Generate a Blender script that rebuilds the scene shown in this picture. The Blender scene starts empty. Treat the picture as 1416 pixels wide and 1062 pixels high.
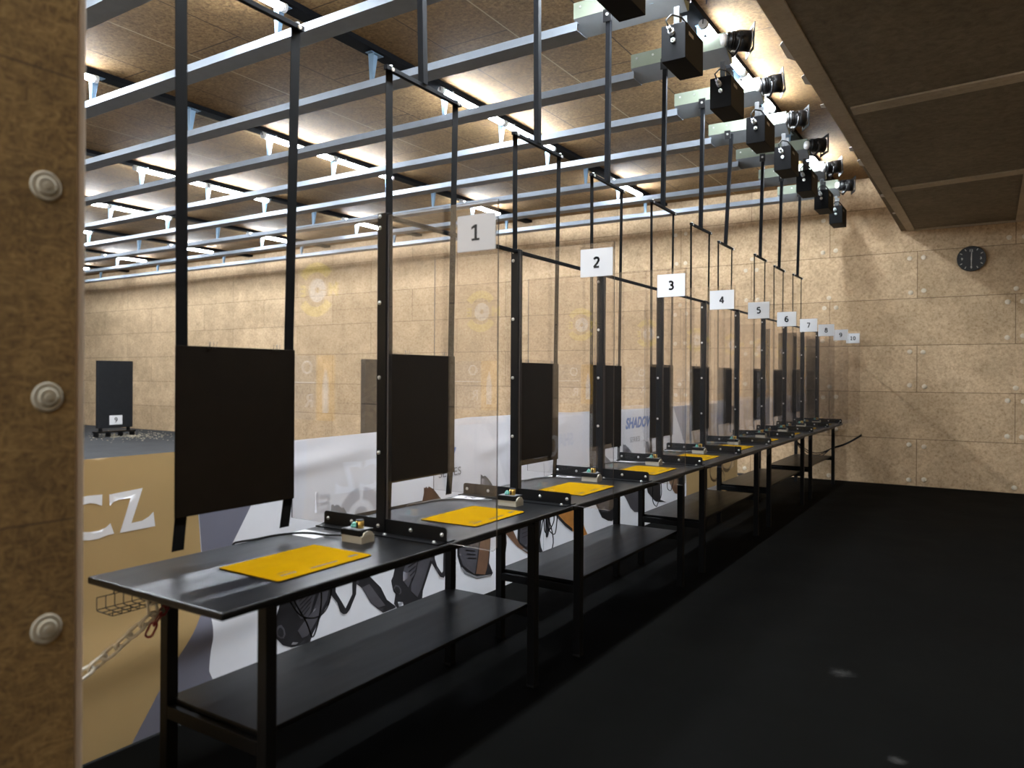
import bpy, bmesh, math, random
from mathutils import Vector, Matrix
random.seed(4)
S = bpy.context.scene
C = S.collection
PI = math.pi

# ---------------------------------------------------------------- layout (metres)
PITCH = 1.0296
def pane_y(k): return 2.33 + PITCH * (k - 1)          # divider on the far side of lane k
def lane_y(k): return 2.33 + PITCH * (k - 1.5)        # middle of lane k
ZT = 0.845          # table top
YW = 11.8           # end wall
ZC = 4.36           # main ceiling
ZL = 3.55           # low ceiling over the shooters
YS = 0.90           # near side wall of the range
XBAN = -2.92
STRIPS = [-1.97 - 2.598 * i for i in range(8)]
ZS = ZC - 0.045     # underside of the black ceiling battens

# ---------------------------------------------------------------- materials
def new_mat(name):
    m = bpy.data.materials.new(name); m.use_nodes = True
    nt = m.node_tree
    return m, nt, nt.nodes['Principled BSDF']
def N(nt, t, **kw):
    n = nt.nodes.new(t)
    for k, v in kw.items(): setattr(n, k, v)
    return n
def ramp(nt, src, stops):
    r = N(nt, 'ShaderNodeValToRGB')
    e = r.color_ramp.elements
    while len(e) < len(stops): e.new(0.5)
    for i, (p, c) in enumerate(stops):
        e[i].position = p; e[i].color = (*c, 1)
    nt.links.new(src, r.inputs[0])
    return r.outputs[0]
def coords(nt, scale=(1, 1, 1), loc=(0, 0, 0)):
    tc = N(nt, 'ShaderNodeTexCoord'); mp = N(nt, 'ShaderNodeMapping')
    mp.inputs['Scale'].default_value = scale; mp.inputs['Location'].default_value = loc
    nt.links.new(tc.outputs['Object'], mp.inputs[0])
    return mp.outputs[0]
def noise(nt, vec, scale, detail=4, rough=0.6, dist=0.0):
    n = N(nt, 'ShaderNodeTexNoise')
    n.inputs['Scale'].default_value = scale; n.inputs['Detail'].default_value = detail
    n.inputs['Roughness'].default_value = rough; n.inputs['Distortion'].default_value = dist
    nt.links.new(vec, n.inputs['Vector'])
    return n.outputs['Fac']
def mix(nt, fac, a, b, mode='MIX'):
    m = N(nt, 'ShaderNodeMix', data_type='RGBA', blend_type=mode)
    for sock, v in ((m.inputs[0], fac), (m.inputs[6], a), (m.inputs[7], b)):
        if isinstance(v, (int, float)): sock.default_value = v
        elif isinstance(v, tuple): sock.default_value = (*v, 1)
        else: nt.links.new(v, sock)
    return m.outputs[2]
def bump(nt, b, h, strength=0.3, dist=0.01):
    n = N(nt, 'ShaderNodeBump'); n.inputs['Strength'].default_value = strength
    n.inputs['Distance'].default_value = dist
    nt.links.new(h, n.inputs['Height']); nt.links.new(n.outputs[0], b.inputs['Normal'])
def math_(nt, op, a, b=None):
    n = N(nt, 'ShaderNodeMath', operation=op)
    for i, v in enumerate((a, b)):
        if v is None: continue
        if isinstance(v, (int, float)): n.inputs[i].default_value = v
        else: nt.links.new(v, n.inputs[i])
    return n.outputs[0]

def plain(name, col, rough=0.5, metal=0.0, var=0.0, spec=0.5):
    m, nt, b = new_mat(name)
    b.inputs['Base Color'].default_value = (*col, 1)
    b.inputs['Roughness'].default_value = rough; b.inputs['Metallic'].default_value = metal
    b.inputs['Specular IOR Level'].default_value = spec
    if var:
        f = noise(nt, coords(nt), 9, 5)
        lo = tuple(c * (1 - var) for c in col); hi = tuple(min(1, c * (1 + var)) for c in col)
        nt.links.new(ramp(nt, f, [(0.3, lo), (0.7, hi)]), b.inputs['Base Color'])
    return m

def vinyl(name, col):
    """banner cloth: thin enough that the range lights behind it glow through"""
    m, nt, b = new_mat(name)
    f = noise(nt, coords(nt), 5, 4)
    c = ramp(nt, f, [(0.3, tuple(x * 0.97 for x in col)), (0.7, tuple(min(1, x * 1.03) for x in col))])
    nt.links.new(c, b.inputs['Base Color']); b.inputs['Roughness'].default_value = 0.45
    b.inputs['Specular IOR Level'].default_value = 0.3
    tr = N(nt, 'ShaderNodeBsdfTranslucent'); nt.links.new(c, tr.inputs[0])
    mx = N(nt, 'ShaderNodeMixShader'); mx.inputs[0].default_value = 0.18
    nt.links.new(b.outputs[0], mx.inputs[1]); nt.links.new(tr.outputs[0], mx.inputs[2])
    nt.links.new(mx.outputs[0], nt.nodes['Material Output'].inputs[0])
    return m

def panel_board(name, axes, off, bw, rh, dark, mid, light, seam, mortar=0.004, fine=70, rough=0.85, light_seam=None, spots=0.0, coarse=3.0):
    """chipboard panels in running bond; axes picks which object axes run along the rows and across them"""
    m, nt, b = new_mat(name)
    tc = N(nt, 'ShaderNodeTexCoord'); sp = N(nt, 'ShaderNodeSeparateXYZ'); cb = N(nt, 'ShaderNodeCombineXYZ')
    nt.links.new(tc.outputs['Object'], sp.inputs[0])
    nt.links.new(math_(nt, 'ADD', sp.outputs[axes[0]], off[0]), cb.inputs[0])
    nt.links.new(math_(nt, 'ADD', sp.outputs[axes[1]], off[1]), cb.inputs[1])
    br = N(nt, 'ShaderNodeTexBrick'); br.offset = 0.5; br.offset_frequency = 2; br.squash = 1.0
    br.inputs['Scale'].default_value = 1.0; br.inputs['Brick Width'].default_value = bw
    br.inputs['Row Height'].default_value = rh; br.inputs['Mortar Size'].default_value = mortar
    br.inputs['Mortar Smooth'].default_value = 0.3; br.inputs['Bias'].default_value = 0.0
    br.inputs['Color1'].default_value = (0.86, 0.85, 0.83, 1); br.inputs['Color2'].default_value = (1, 1, 1, 1)
    br.inputs['Mortar'].default_value = (1, 1, 1, 1)
    nt.links.new(cb.outputs[0], br.inputs['Vector'])
    v = coords(nt)
    f1 = noise(nt, v, fine, 6, 0.75, 0.4)
    f2 = noise(nt, v, coarse, 4, 0.6)
    base = ramp(nt, f1, [(0.30, dark), (0.5, mid), (0.70, light)])
    var = ramp(nt, f2, [(0.3, (0.8, 0.78, 0.75)), (0.7, (1.08, 1.06, 1.04))])
    c = mix(nt, 1.0, base, var, 'MULTIPLY')
    c = mix(nt, 1.0, c, br.outputs['Color'], 'MULTIPLY')
    if spots:
        f3 = noise(nt, v, 5.0, 2, 0.5)
        c = mix(nt, ramp(nt, f3, [(0.71, (0, 0, 0)), (0.76, (spots,) * 3)]), c, dark)
    c = mix(nt, br.outputs['Fac'], c, seam)
    if light_seam:
        fr = math_(nt, 'FRACT', math_(nt, 'DIVIDE', math_(nt, 'ADD', sp.outputs[axes[1]], off[1] + 20 * rh), 2 * rh))
        ls = math_(nt, 'LESS_THAN', math_(nt, 'ABSOLUTE', math_(nt, 'SUBTRACT', fr, 0.5)), 0.006 / (2 * rh))
        c = mix(nt, math_(nt, 'MULTIPLY', ls, 0.8), c, light_seam)
    nt.links.new(c, b.inputs['Base Color'])
    b.inputs['Roughness'].default_value = rough; b.inputs['Specular IOR Level'].default_value = 0.25
    bump(nt, b, f1, 0.25, 0.004)
    return m

M = {}
M['osb'] = panel_board('end_wall_chipboard', (0, 2), (1.99, 0.0), 2.27, 0.652, (0.31, 0.208, 0.117), (0.535, 0.388, 0.242), (0.67, 0.503, 0.33), (0.16, 0.105, 0.06), mortar=0.005, fine=32)
M['osb_side'] = panel_board('side_wall_chipboard', (0, 2), (0.4, 0.0), 2.27, 0.652, (0.31, 0.208, 0.117), (0.535, 0.388, 0.242), (0.67, 0.503, 0.33), (0.16, 0.105, 0.06), mortar=0.005, fine=32)
M['ceil'] = panel_board('ceiling_board', (1, 0), (0.3, 0.02), 2.2, 0.67, (0.075, 0.041, 0.015), (0.21, 0.126, 0.052), (0.34, 0.216, 0.10), (0.05, 0.028, 0.012), mortar=0.007, fine=34, spots=0.5, light_seam=(0.48, 0.36, 0.20))
M['lowceil'] = panel_board('low_ceiling_board', (0, 1), (5, 5), 9.0, 9.0, (0.15, 0.125, 0.09), (0.215, 0.183, 0.135), (0.275, 0.237, 0.18), (0.15, 0.12, 0.09), mortar=0.0, fine=14, coarse=1.6, rough=0.75)
M['lowtrim'] = panel_board('low_ceiling_batten', (0, 1), (5, 5), 9.0, 9.0, (0.42, 0.36, 0.28), (0.50, 0.435, 0.345), (0.56, 0.49, 0.39), (0.3, 0.25, 0.19), mortar=0.0, fine=18, coarse=2.0, rough=0.7)

def strand_board():
    m, nt, b = new_mat('strand_board')
    v1 = coords(nt, (1, 1, 1)); 
    f1 = noise(nt, coords(nt, (1, 30, 15)), 1.0, 5, 0.7, 2.5)
    f2 = noise(nt, coords(nt, (1, 13, 32)), 1.0, 5, 0.7, 2.5)
    f3 = noise(nt, v1, 7, 3)
    f = math_(nt, 'MAXIMUM', math_(nt, 'MULTIPLY', f1, 0.9), math_(nt, 'MULTIPLY', f2, 0.95))
    c = ramp(nt, f, [(0.38, (0.13, 0.076, 0.025)), (0.53, (0.25, 0.155, 0.055)), (0.70, (0.38, 0.255, 0.10))])
    c = mix(nt, 1.0, c, ramp(nt, f3, [(0.3, (0.75, 0.73, 0.7)), (0.7, (1.1, 1.08, 1.05))]), 'MULTIPLY')
    sp = N(nt, 'ShaderNodeSeparateXYZ'); tc = N(nt, 'ShaderNodeTexCoord'); nt.links.new(tc.outputs['Object'], sp.inputs[0])
    seam = None
    for z in (2.185, 1.163, 0.14):
        d = math_(nt, 'ABSOLUTE', math_(nt, 'SUBTRACT', sp.outputs[2], z))
        s_ = math_(nt, 'MULTIPLY', math_(nt, 'LESS_THAN', d, 0.0022), 0.7)
        seam = s_ if seam is None else math_(nt, 'MAXIMUM', seam, s_)
    c = mix(nt, seam, c, (0.05, 0.03, 0.015))
    nt.links.new(c, b.inputs['Base Color']); b.inputs['Roughness'].default_value = 0.8
    bump(nt, b, f, 0.3, 0.004)
    return m
M['strand'] = strand_board()

def floor_mat(name, base, hi, rough, scuffs=True):
    m, nt, b = new_mat(name)
    v = coords(nt)
    f = noise(nt, v, 1.6, 6, 0.6); g = noise(nt, v, 160, 2, 0.5)
    c = ramp(nt, f, [(0.35, base), (0.7, hi)])
    if scuffs:
        s1 = noise(nt, coords(nt, (1, 2.2, 1)), 2.3, 8, 0.72, 0.6)
        c = mix(nt, ramp(nt, s1, [(0.64, (0, 0, 0)), (0.8, (0.2,) * 3)]), c, (0.022, 0.021, 0.018))
        c = mix(nt, ramp(nt, g, [(0.76, (0, 0, 0)), (0.80, (0.3,) * 3)]), c, (0.04, 0.037, 0.033))
        # chalky splats where something was dropped
        tc = N(nt, 'ShaderNodeTexCoord')
        for (x, y, r) in ((-0.63, 4.12, 0.16), (-0.98, 2.26, 0.13), (-0.30, 3.3, 0.08)):
            d = N(nt, 'ShaderNodeVectorMath', operation='DISTANCE'); nt.links.new(tc.outputs['Object'], d.inputs[0])
            d.inputs[1].default_value = (x, y, 0)
            k = math_(nt, 'MULTIPLY', math_(nt, 'SUBTRACT', 1.0, math_(nt, 'DIVIDE', d.outputs['Value'], r)), noise(nt, v, 16, 6, 0.75, 1.5))
            c = mix(nt, ramp(nt, k, [(0.27, (0, 0, 0)), (0.5, (0.5,) * 3)]), c, (0.05, 0.047, 0.043))
    nt.links.new(c, b.inputs['Base Color'])
    r = ramp(nt, f, [(0.3, (rough - 0.08,) * 3), (0.7, (rough + 0.08,) * 3)])
    nt.links.new(r, b.inputs['Roughness']); b.inputs['Specular IOR Level'].default_value = 0.035
    bump(nt, b, g, 0.12, 0.002)
    return m
M['floor'] = floor_mat('black_rubber_floor', (0.0013, 0.00125, 0.001), (0.0026, 0.0025, 0.002), 0.8)
M['range_floor'] = floor_mat('grey_range_floor', (0.038, 0.038, 0.039), (0.058, 0.058, 0.059), 0.85, False)

def black_wood(name, lo, hi, rough):
    m, nt, b = new_mat(name)
    g = noise(nt, coords(nt, (60, 2.2, 10)), 1.0, 6, 0.65, 0.3)
    w = noise(nt, coords(nt, (9, 0.8, 5)), 1.0, 4, 0.6, 0.5)
    c = mix(nt, 1.0, ramp(nt, g, [(0.3, lo), (0.72, hi)]), ramp(nt, w, [(0.3, (0.7,) * 3), (0.7, (1.25,) * 3)]), 'MULTIPLY')
    nt.links.new(c, b.inputs['Base Color'])
    nt.links.new(ramp(nt, w, [(0.3, (rough - 0.03,) * 3), (0.7, (rough + 0.05,) * 3)]), b.inputs['Roughness'])
    bump(nt, b, g, 0.012, 0.0005); b.inputs['Specular IOR Level'].default_value = 0.23
    return m
M['top'] = black_wood('black_stained_wood', (0.0014, 0.0014, 0.0015), (0.0045, 0.0045, 0.0048), 0.35)
M['steel_black'] = plain('black_powder_coat', (0.0022, 0.0022, 0.0024), 0.45, 0, 0.25, 0.25)
M['post'] = plain('black_painted_angle', (0.003, 0.003, 0.0036), 0.4, 0, 0.2, 0.3)
M['strap'] = plain('black_webbing', (0.0028, 0.0026, 0.0026), 0.7, 0, 0.3, 0.07)
M['board'] = plain('dark_brown_board', (0.0105, 0.0074, 0.0046), 0.85, 0, 0.12, 0.05)
M['rod'] = plain('dark_grey_rod', (0.0042, 0.0045, 0.0055), 0.6, 0.0, 0.1, 0.06)
M['galv'] = plain('galvanised_steel', (0.36, 0.375, 0.39), 0.5, 0.55, 0.12)
M['rail'] = plain('grey_rail_steel', (0.17, 0.19, 0.22), 0.6, 0.1, 0.08, 0.3)
M['bracket'] = plain('blue_zinc_bracket', (0.11, 0.17, 0.23), 0.55, 0.4, 0.1)
M['sleeve'] = plain('pale_green_steel_sleeve', (0.15, 0.17, 0.13), 0.6, 0.0, 0.06, 0.2)
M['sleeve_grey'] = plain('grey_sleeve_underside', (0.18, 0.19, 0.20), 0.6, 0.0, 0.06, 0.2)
M['bolt'] = plain('zinc_bolt', (0.62, 0.62, 0.60), 0.3, 0.8)
M['paper'] = plain('white_paper', (0.56, 0.56, 0.57), 0.7, 0, 0.02, 0.2)
M['ink'] = plain('black_ink', (0.01, 0.01, 0.011), 0.6)
M['yellow'] = plain('yellow_rubber', (0.285, 0.155, 0.0002), 0.95, 0, 0.06, 0.015)
M['rubber'] = plain('black_rubber', (0.004, 0.004, 0.004), 0.6, spec=0.25)
M['box'] = plain('motor_box_black', (0.0020, 0.0020, 0.0024), 0.6, 0, 0.15, 0.05)
M['label_grey'] = plain('grey_label', (0.13, 0.13, 0.135), 0.5)
M['beige'] = plain('beige_plastic', (0.52, 0.48, 0.38), 0.45, 0, 0.05)
M['gold'] = plain('brass', (0.62, 0.40, 0.10), 0.32, 0.9)
M['green'] = plain('green_plastic', (0.10, 0.32, 0.27), 0.4)
M['washer'] = plain('white_plastic_washer', (0.36, 0.315, 0.235), 0.7, 0, 0.06, 0.2)
M['washer_pale'] = plain('pale_washer', (0.62, 0.53, 0.40), 0.8, 0, 0.06, 0.1)
M['chain'] = plain('white_plastic_chain', (0.80, 0.77, 0.68), 0.45)
M['chain_red'] = plain('red_plastic_chain', (0.24, 0.008, 0.012), 0.4)
M['wire'] = plain('black_wire', (0.012, 0.011, 0.010), 0.45)
M['strip'] = plain('black_ceiling_strip', (0.0025, 0.0025, 0.003), 0.8, 0, 0.3, 0.06)
M['lamp_cap'] = plain('white_lamp_cap', (0.70, 0.70, 0.70), 0.35, 0.2)
M['clock'] = plain('black_clock_face', (0.008, 0.008, 0.009), 0.4)
M['clock_mark'] = plain('pale_clock_marks', (0.42, 0.40, 0.36), 0.5)
M['target'] = plain('dark_grey_target', (0.014, 0.0142, 0.0155), 0.8, 0, 0.1, 0.1)
M['edge_trim'] = plain('lit_beige_edge', (0.50, 0.40, 0.30), 0.7, 0, 0.06)
M['crumb'] = plain('pale_crumb', (0.34, 0.30, 0.22), 0.9)
M['light_leak'] = plain('pale_light_leak', (0.70, 0.68, 0.66), 0.55)
M['tan'] = vinyl('tan_vinyl', (0.37, 0.25, 0.113))
M['white_vinyl'] = vinyl('white_vinyl', (0.71, 0.71, 0.745))
M['grey_vinyl'] = vinyl('blue_grey_vinyl', (0.235, 0.235, 0.30))
M['ghost'] = vinyl('pale_grey_print', (0.64, 0.64, 0.68))
M['print_white'] = plain('white_print', (0.88, 0.88, 0.90), 0.45)
M['blue_ink'] = plain('blue_print', (0.07, 0.17, 0.50), 0.5)
M['gun_dark'] = plain('dark_grey_print', (0.030, 0.029, 0.033), 0.45, 0, 0.25)
M['gun_mid'] = plain('mid_grey_print', (0.105, 0.10, 0.115), 0.45, 0, 0.15)
M['gun_light'] = plain('light_grey_print', (0.30, 0.30, 0.32), 0.45, 0, 0.15)
M['gun_brown'] = plain('brown_print', (0.22, 0.12, 0.075), 0.45, 0, 0.2)
M['gun_maroon'] = plain('maroon_print', (0.075, 0.032, 0.024), 0.45, 0, 0.3)
M['gun_orange'] = plain('orange_print', (0.62, 0.27, 0.07), 0.45, 0, 0.15)
M['gold_print'] = plain('gold_print', (0.85, 0.62, 0.03), 0.5)
M['amber_print'] = plain('amber_print', (0.80, 0.42, 0.06), 0.5)
M['grey_print'] = plain('warm_grey_print', (0.24, 0.22, 0.20), 0.5)
M['tan_dark'] = plain('dark_tan_print', (0.16, 0.105, 0.05), 0.5)
M['cap_clear'] = plain('grey_lamp_end', (0.35, 0.34, 0.33), 0.35)

def tube_mat():
    m, nt, b = new_mat('lit_tube')
    b.inputs['Base Color'].default_value = (0.9, 0.9, 0.9, 1)
    b.inputs['Emission Color'].default_value = (0.89, 0.985, 1.08, 1)
    b.inputs['Emission Strength'].default_value = 308.0
    return m
M['tube'] = tube_mat()

def glass_mat():
    m, nt, b = new_mat('clear_pane')
    nt.nodes.remove(b)
    out = nt.nodes['Material Output']
    ge = N(nt, 'ShaderNodeNewGeometry')
    d = N(nt, 'ShaderNodeVectorMath', operation='DOT_PRODUCT')
    nt.links.new(ge.outputs['Incoming'], d.inputs[0]); nt.links.new(ge.outputs['Normal'], d.inputs[1])
    k = math_(nt, 'SUBTRACT', 1.0, math_(nt, 'ABSOLUTE', d.outputs['Value']))
    fr = math_(nt, 'ADD', 0.095, math_(nt, 'MULTIPLY', 0.905, math_(nt, 'POWER', k, 5.0)))
    tr = N(nt, 'ShaderNodeBsdfTransparent'); tr.inputs[0].default_value = (0.975, 0.965, 0.96, 1)
    gl = N(nt, 'ShaderNodeBsdfGlossy'); gl.inputs['Roughness'].default_value = 0.0
    df = N(nt, 'ShaderNodeBsdfDiffuse'); df.inputs[0].default_value = (0.75, 0.70, 0.68, 1)
    m1 = N(nt, 'ShaderNodeMixShader'); m1.inputs[0].default_value = 0.004     # dust film on the acrylic
    nt.links.new(tr.outputs[0], m1.inputs[1]); nt.links.new(df.outputs[0], m1.inputs[2])
    m2 = N(nt, 'ShaderNodeMixShader'); nt.links.new(fr, m2.inputs[0])
    nt.links.new(m1.outputs[0], m2.inputs[1]); nt.links.new(gl.outputs[0], m2.inputs[2])
    nt.links.new(m2.outputs[0], out.inputs[0])
    return m
M['glass'] = glass_mat()
M['glass_edge'] = plain('pane_edge', (0.16, 0.15, 0.15), 0.25)

# ---------------------------------------------------------------- mesh helpers
class MB:
    def __init__(self): self.bm = bmesh.new()
    def box(self, lo, hi, bevel=0.0, seg=2, mi=0):
        lo = Vector(lo); hi = Vector(hi)
        r = bmesh.ops.create_cube(self.bm, size=1.0)
        vs = r['verts']
        for v in vs: v.co = Vector(((lo.x + hi.x) / 2 + v.co.x * (hi.x - lo.x), (lo.y + hi.y) / 2 + v.co.y * (hi.y - lo.y), (lo.z + hi.z) / 2 + v.co.z * (hi.z - lo.z)))
        fs = {f for v in vs for f in v.link_faces}
        for f in fs: f.material_index = mi
        if bevel:
            es = list({e for v in vs for e in v.link_edges})
            bmesh.ops.bevel(self.bm, geom=es, offset=bevel, segments=seg, profile=0.5, affect='EDGES')
        return self
    def cyl(self, p0, p1, r, seg=16, r2=None, smooth=True, mi=0):
        p0 = Vector(p0); p1 = Vector(p1); d = p1 - p0
        q = d.to_track_quat('Z', 'Y').to_matrix().to_4x4(); q.translation = (p0 + p1) / 2
        res = bmesh.ops.create_cone(self.bm, cap_ends=True, segments=seg, radius1=r, radius2=r if r2 is None else r2, depth=d.length, matrix=q)
        for f in {f for v in res['verts'] for f in v.link_faces}:
            f.material_index = mi
            if len(f.verts) == 4 and smooth: f.smooth = True
        return self
    def dome(self, c, axis, r, h, seg=12):
        res = bmesh.ops.create_uvsphere(self.bm, u_segments=seg, v_segments=8, radius=1.0)
        q = Vector(axis).to_track_quat('Z', 'Y').to_matrix()
        for v in res['verts']:
            w = Vector((v.co.x * r, v.co.y * r, max(v.co.z, -0.15) * h))
            v.co = Vector(c) + q @ w
        for f in {f for v in res['verts'] for f in v.link_faces}: f.smooth = True
        return self
    def tube(self, pts, r, seg=8, closed=False):
        pts = [Vector(p) for p in pts]; n = len(pts); rings = []
        up = None
        for i, p in enumerate(pts):
            a = pts[(i - 1) % n] if (closed or i > 0) else p
            b = pts[(i + 1) % n] if (closed or i < n - 1) else p
            t = (b - a).normalized()
            if up is None:
                up = t.orthogonal().normalized()
            up = (up - t * up.dot(t))
            up = up.normalized() if up.length > 1e-6 else t.orthogonal().normalized()
            s = t.cross(up)
            rings.append([self.bm.verts.new(p + (up * math.cos(2 * PI * j / seg) + s * math.sin(2 * PI * j / seg)) * r) for j in range(seg)])
        for i in range(n if closed else n - 1):
            A = rings[i]; B = rings[(i + 1) % n]
            for j in range(seg):
                f = self.bm.faces.new((A[j], A[(j + 1) % seg], B[(j + 1) % seg], B[j])); f.smooth = True
        if not closed:
            self.bm.faces.new(list(reversed(rings[0]))); self.bm.faces.new(rings[-1])
        return self
    def prism(self, pts, o, u, v, w, mi=0):
        """polygon pts (a,b) -> o + a*u + b*v, extruded by vector w"""
        o, u, v, w = map(Vector, (o, u, v, w))
        A = [self.bm.verts.new(o + u * a + v * b) for a, b in pts]
        B = [self.bm.verts.new(x.co + w) for x in A]
        n = len(A); fs = []
        fs.append(self.bm.faces.new(A)); fs.append(self.bm.faces.new(list(reversed(B))))
        for i in range(n): fs.append(self.bm.faces.new((A[i], B[i], B[(i + 1) % n], A[(i + 1) % n])))
        for f in fs: f.material_index = mi
        return self
    def build(self, name, mat, parent=None, loc=None):
        bmesh.ops.recalc_face_normals(self.bm, faces=self.bm.faces[:])
        me = bpy.data.meshes.new(name); self.bm.to_mesh(me); self.bm.free()
        for m in (mat if isinstance(mat, (list, tuple)) else [mat]): me.materials.append(m)
        o = bpy.data.objects.new(name, me); C.objects.link(o)
        if parent is not None: o.parent = parent
        if loc is not None: o.location = loc
        return o

def rounded(w, h, r, n=4):
    pts = []
    for cx, cy, a0 in ((w / 2 - r, h / 2 - r, 0), (-w / 2 + r, h / 2 - r, 90), (-w / 2 + r, -h / 2 + r, 180), (w / 2 - r, -h / 2 + r, 270)):
        for i in range(n + 1):
            a = math.radians(a0 + 90 * i / n); pts.append((cx + r * math.cos(a), cy + r * math.sin(a)))
    return pts

def tag(o, label, cat, group=None):
    o['label'] = label; o['category'] = cat
    if group: o['group'] = group
    return o
def thing(name, label, cat, loc=(0, 0, 0), group=None):
    o = bpy.data.objects.new(name, None); C.objects.link(o); o.location = loc
    o.empty_display_size = 0.1
    return tag(o, label, cat, group)
def struct(o): o['kind'] = 'structure'; return o
def dup(root, loc, label=None):
    r = root.copy(); C.objects.link(r); r.location = loc
    if label: r['label'] = label
    for ch in list(root.children):
        c = ch.copy(); C.objects.link(c); c.parent = r
        for g in list(ch.children):
            d = g.copy(); C.objects.link(d); d.parent = c
    return r
def text_mesh(s, size, bold=0.0, shear=0.0, sx=1.0):
    cu = bpy.data.curves.new('lettering', 'FONT'); cu.body = s; cu.size = size
    cu.align_x = 'CENTER'; cu.align_y = 'CENTER'; cu.offset = bold; cu.extrude = 0.0006; cu.shear = shear
    ob = bpy.data.objects.new('lettering', cu); C.objects.link(ob)
    dg = bpy.context.evaluated_depsgraph_get()
    me = bpy.data.meshes.new_from_object(ob.evaluated_get(dg))
    bpy.data.objects.remove(ob); bpy.data.curves.remove(cu)
    # centre on the glyphs themselves
    xs = [v.co.x for v in me.vertices]; ys = [v.co.y for v in me.vertices]
    cx, cy = (min(xs) + max(xs)) / 2, (min(ys) + max(ys)) / 2
    for v in me.vertices: v.co.x = (v.co.x - cx) * sx; v.co.y -= cy
    return me
def lettering(name, s, size, mat, loc, ux, uy, parent=None, bold=0.0, shear=0.0, sx=1.0, world=False):
    me = text_mesh(s, size, bold, shear, sx)
    ux = Vector(ux); uy = Vector(uy); uz = ux.cross(uy)
    R = Matrix((ux, uy, uz)).transposed()
    for v in me.vertices: v.co = R @ v.co + Vector(loc)
    me.materials.clear(); me.materials.append(mat)
    me.name = name
    o = bpy.data.objects.new(name, me); C.objects.link(o)
    if parent is not None: o.parent = parent
    return o
WORDS = ['first', 'second', 'third', 'fourth', 'fifth', 'sixth', 'seventh', 'eighth', 'ninth', 'tenth', 'eleventh', 'twelfth']

# ---------------------------------------------------------------- camera
cam_d = bpy.data.cameras.new('camera'); cam = bpy.data.objects.new('camera', cam_d); C.objects.link(cam)
cam_d.sensor_width = 36; cam_d.lens = 1037.27 / 1416 * 36
cam_d.shift_y = -11.2 / 1416
cam_d.clip_start = 0.05
R = Matrix.Rotation(math.radians(32.5), 4, 'Z') @ Matrix.Rotation(PI / 2, 4, 'X') @ Matrix.Rotation(math.radians(0.309), 4, 'Z')
R.translation = (0, 0, 1.5)
cam.matrix_world = R
cam_d.dof.use_dof = True; cam_d.dof.focus_distance = 5.2; cam_d.dof.aperture_fstop = 2.2
S.camera = cam

# ---------------------------------------------------------------- setting
struct(MB().box((-3.0, -3.2, -0.1), (2.7, YW + 0.2, 0.0)).build('floor', M['floor']))
struct(MB().box((-24.2, YS - 0.2, -0.1), (-3.0, YW + 0.2, 0.0)).build('floor', M['range_floor']))
wall_far = struct(MB().box((-24.2, YW, -0.1), (2.7, YW + 0.2, 4.6)).build('wall_far', M['osb']))
wall_side = struct(MB().box((-24.2, YS - 0.2, -0.1), (-1.98, YS, 4.6)).build('wall_side', M['osb_side']))
struct(MB().box((-24.3, YS - 0.2, -0.1), (-24.0, YW + 0.2, 4.6)).build('wall_downrange', M['range_floor']))
struct(MB().box((2.5, -3.2, -0.1), (2.7, YW + 0.2, 4.6)).build('wall_right', M['osb']))
struct(MB().box((-2.0, -3.2, -0.1), (2.7, -3.0, 4.6)).build('wall_back', M['osb']))
struct(MB().box((-24.2, -3.2, ZC), (2.7, YW + 0.2, ZC + 0.15)).build('ceiling', M['ceil']))
wall_near = struct(MB().box((-1.98, -3.0, 0.0), (-1.80, 0.93, 4.36)).build('wall_near', M['strand']))
# board edge of the near wall, coloured paler for range light on its bevel
struct(MB().box((-1.98, 0.93, 0.0), (-1.802, 0.952, 4.36), 0.004).build('trim_1', M['edge_trim']))
# lowered ceiling over the shooters: boards, edge beam, battens
struct(MB().box((-1.06, -3.0, ZL + 0.012), (2.5, YW, ZL + 0.05)).build('ceiling_low', M['lowceil']))
bm = MB()
bm.prism([(-1.175, -3.0), (-1.02, -3.0), (-0.885, YW), (-0.985, YW)], (0, 0, ZL), (1, 0, 0), (0, 1, 0), (0, 0, 0.03))
struct(bm.build('trim_2', M['lowtrim']))
# upright board that closes the gap between the two ceilings
struct(MB().prism([(-1.165, -3.0), (-1.135, -3.0), (-0.955, YW), (-0.98, YW)], (0, 0, ZL + 0.03), (1, 0, 0), (0, 1, 0), (0, 0, ZC - ZL - 0.03)).build('trim_3', M['ceil']))
n = 4
for (y0, y1) in ((6.19, 6.07), (9.05, 8.91), (3.33, 3.24)):
    y1 = y0 + (y1 - y0) / 1.09 * 3.4
    for q in (0, 1):
        a = 0.004 + q * 0.088
        struct(MB().prism([(-0.905, y0 + a), (2.5, y1 + a), (2.5, y1 + a + 0.084), (-0.905, y0 + a + 0.084)], (0, 0, ZL - 0.002), (1, 0, 0), (0, 1, 0), (0, 0, 0.02)).build('trim_%d' % n, M['lowtrim'])); n += 1
struct(MB().box((0.275, -3.0, ZL - 0.004), (0.40, YW, ZL + 0.016)).build('trim_%d' % n, M['lowtrim'])); n += 1
struct(MB().box((-0.90, YW - 0.07, ZL - 0.006), (2.5, YW, ZL + 0.014)).build('trim_%d' % n, M['lowtrim'])); n += 1
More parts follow.
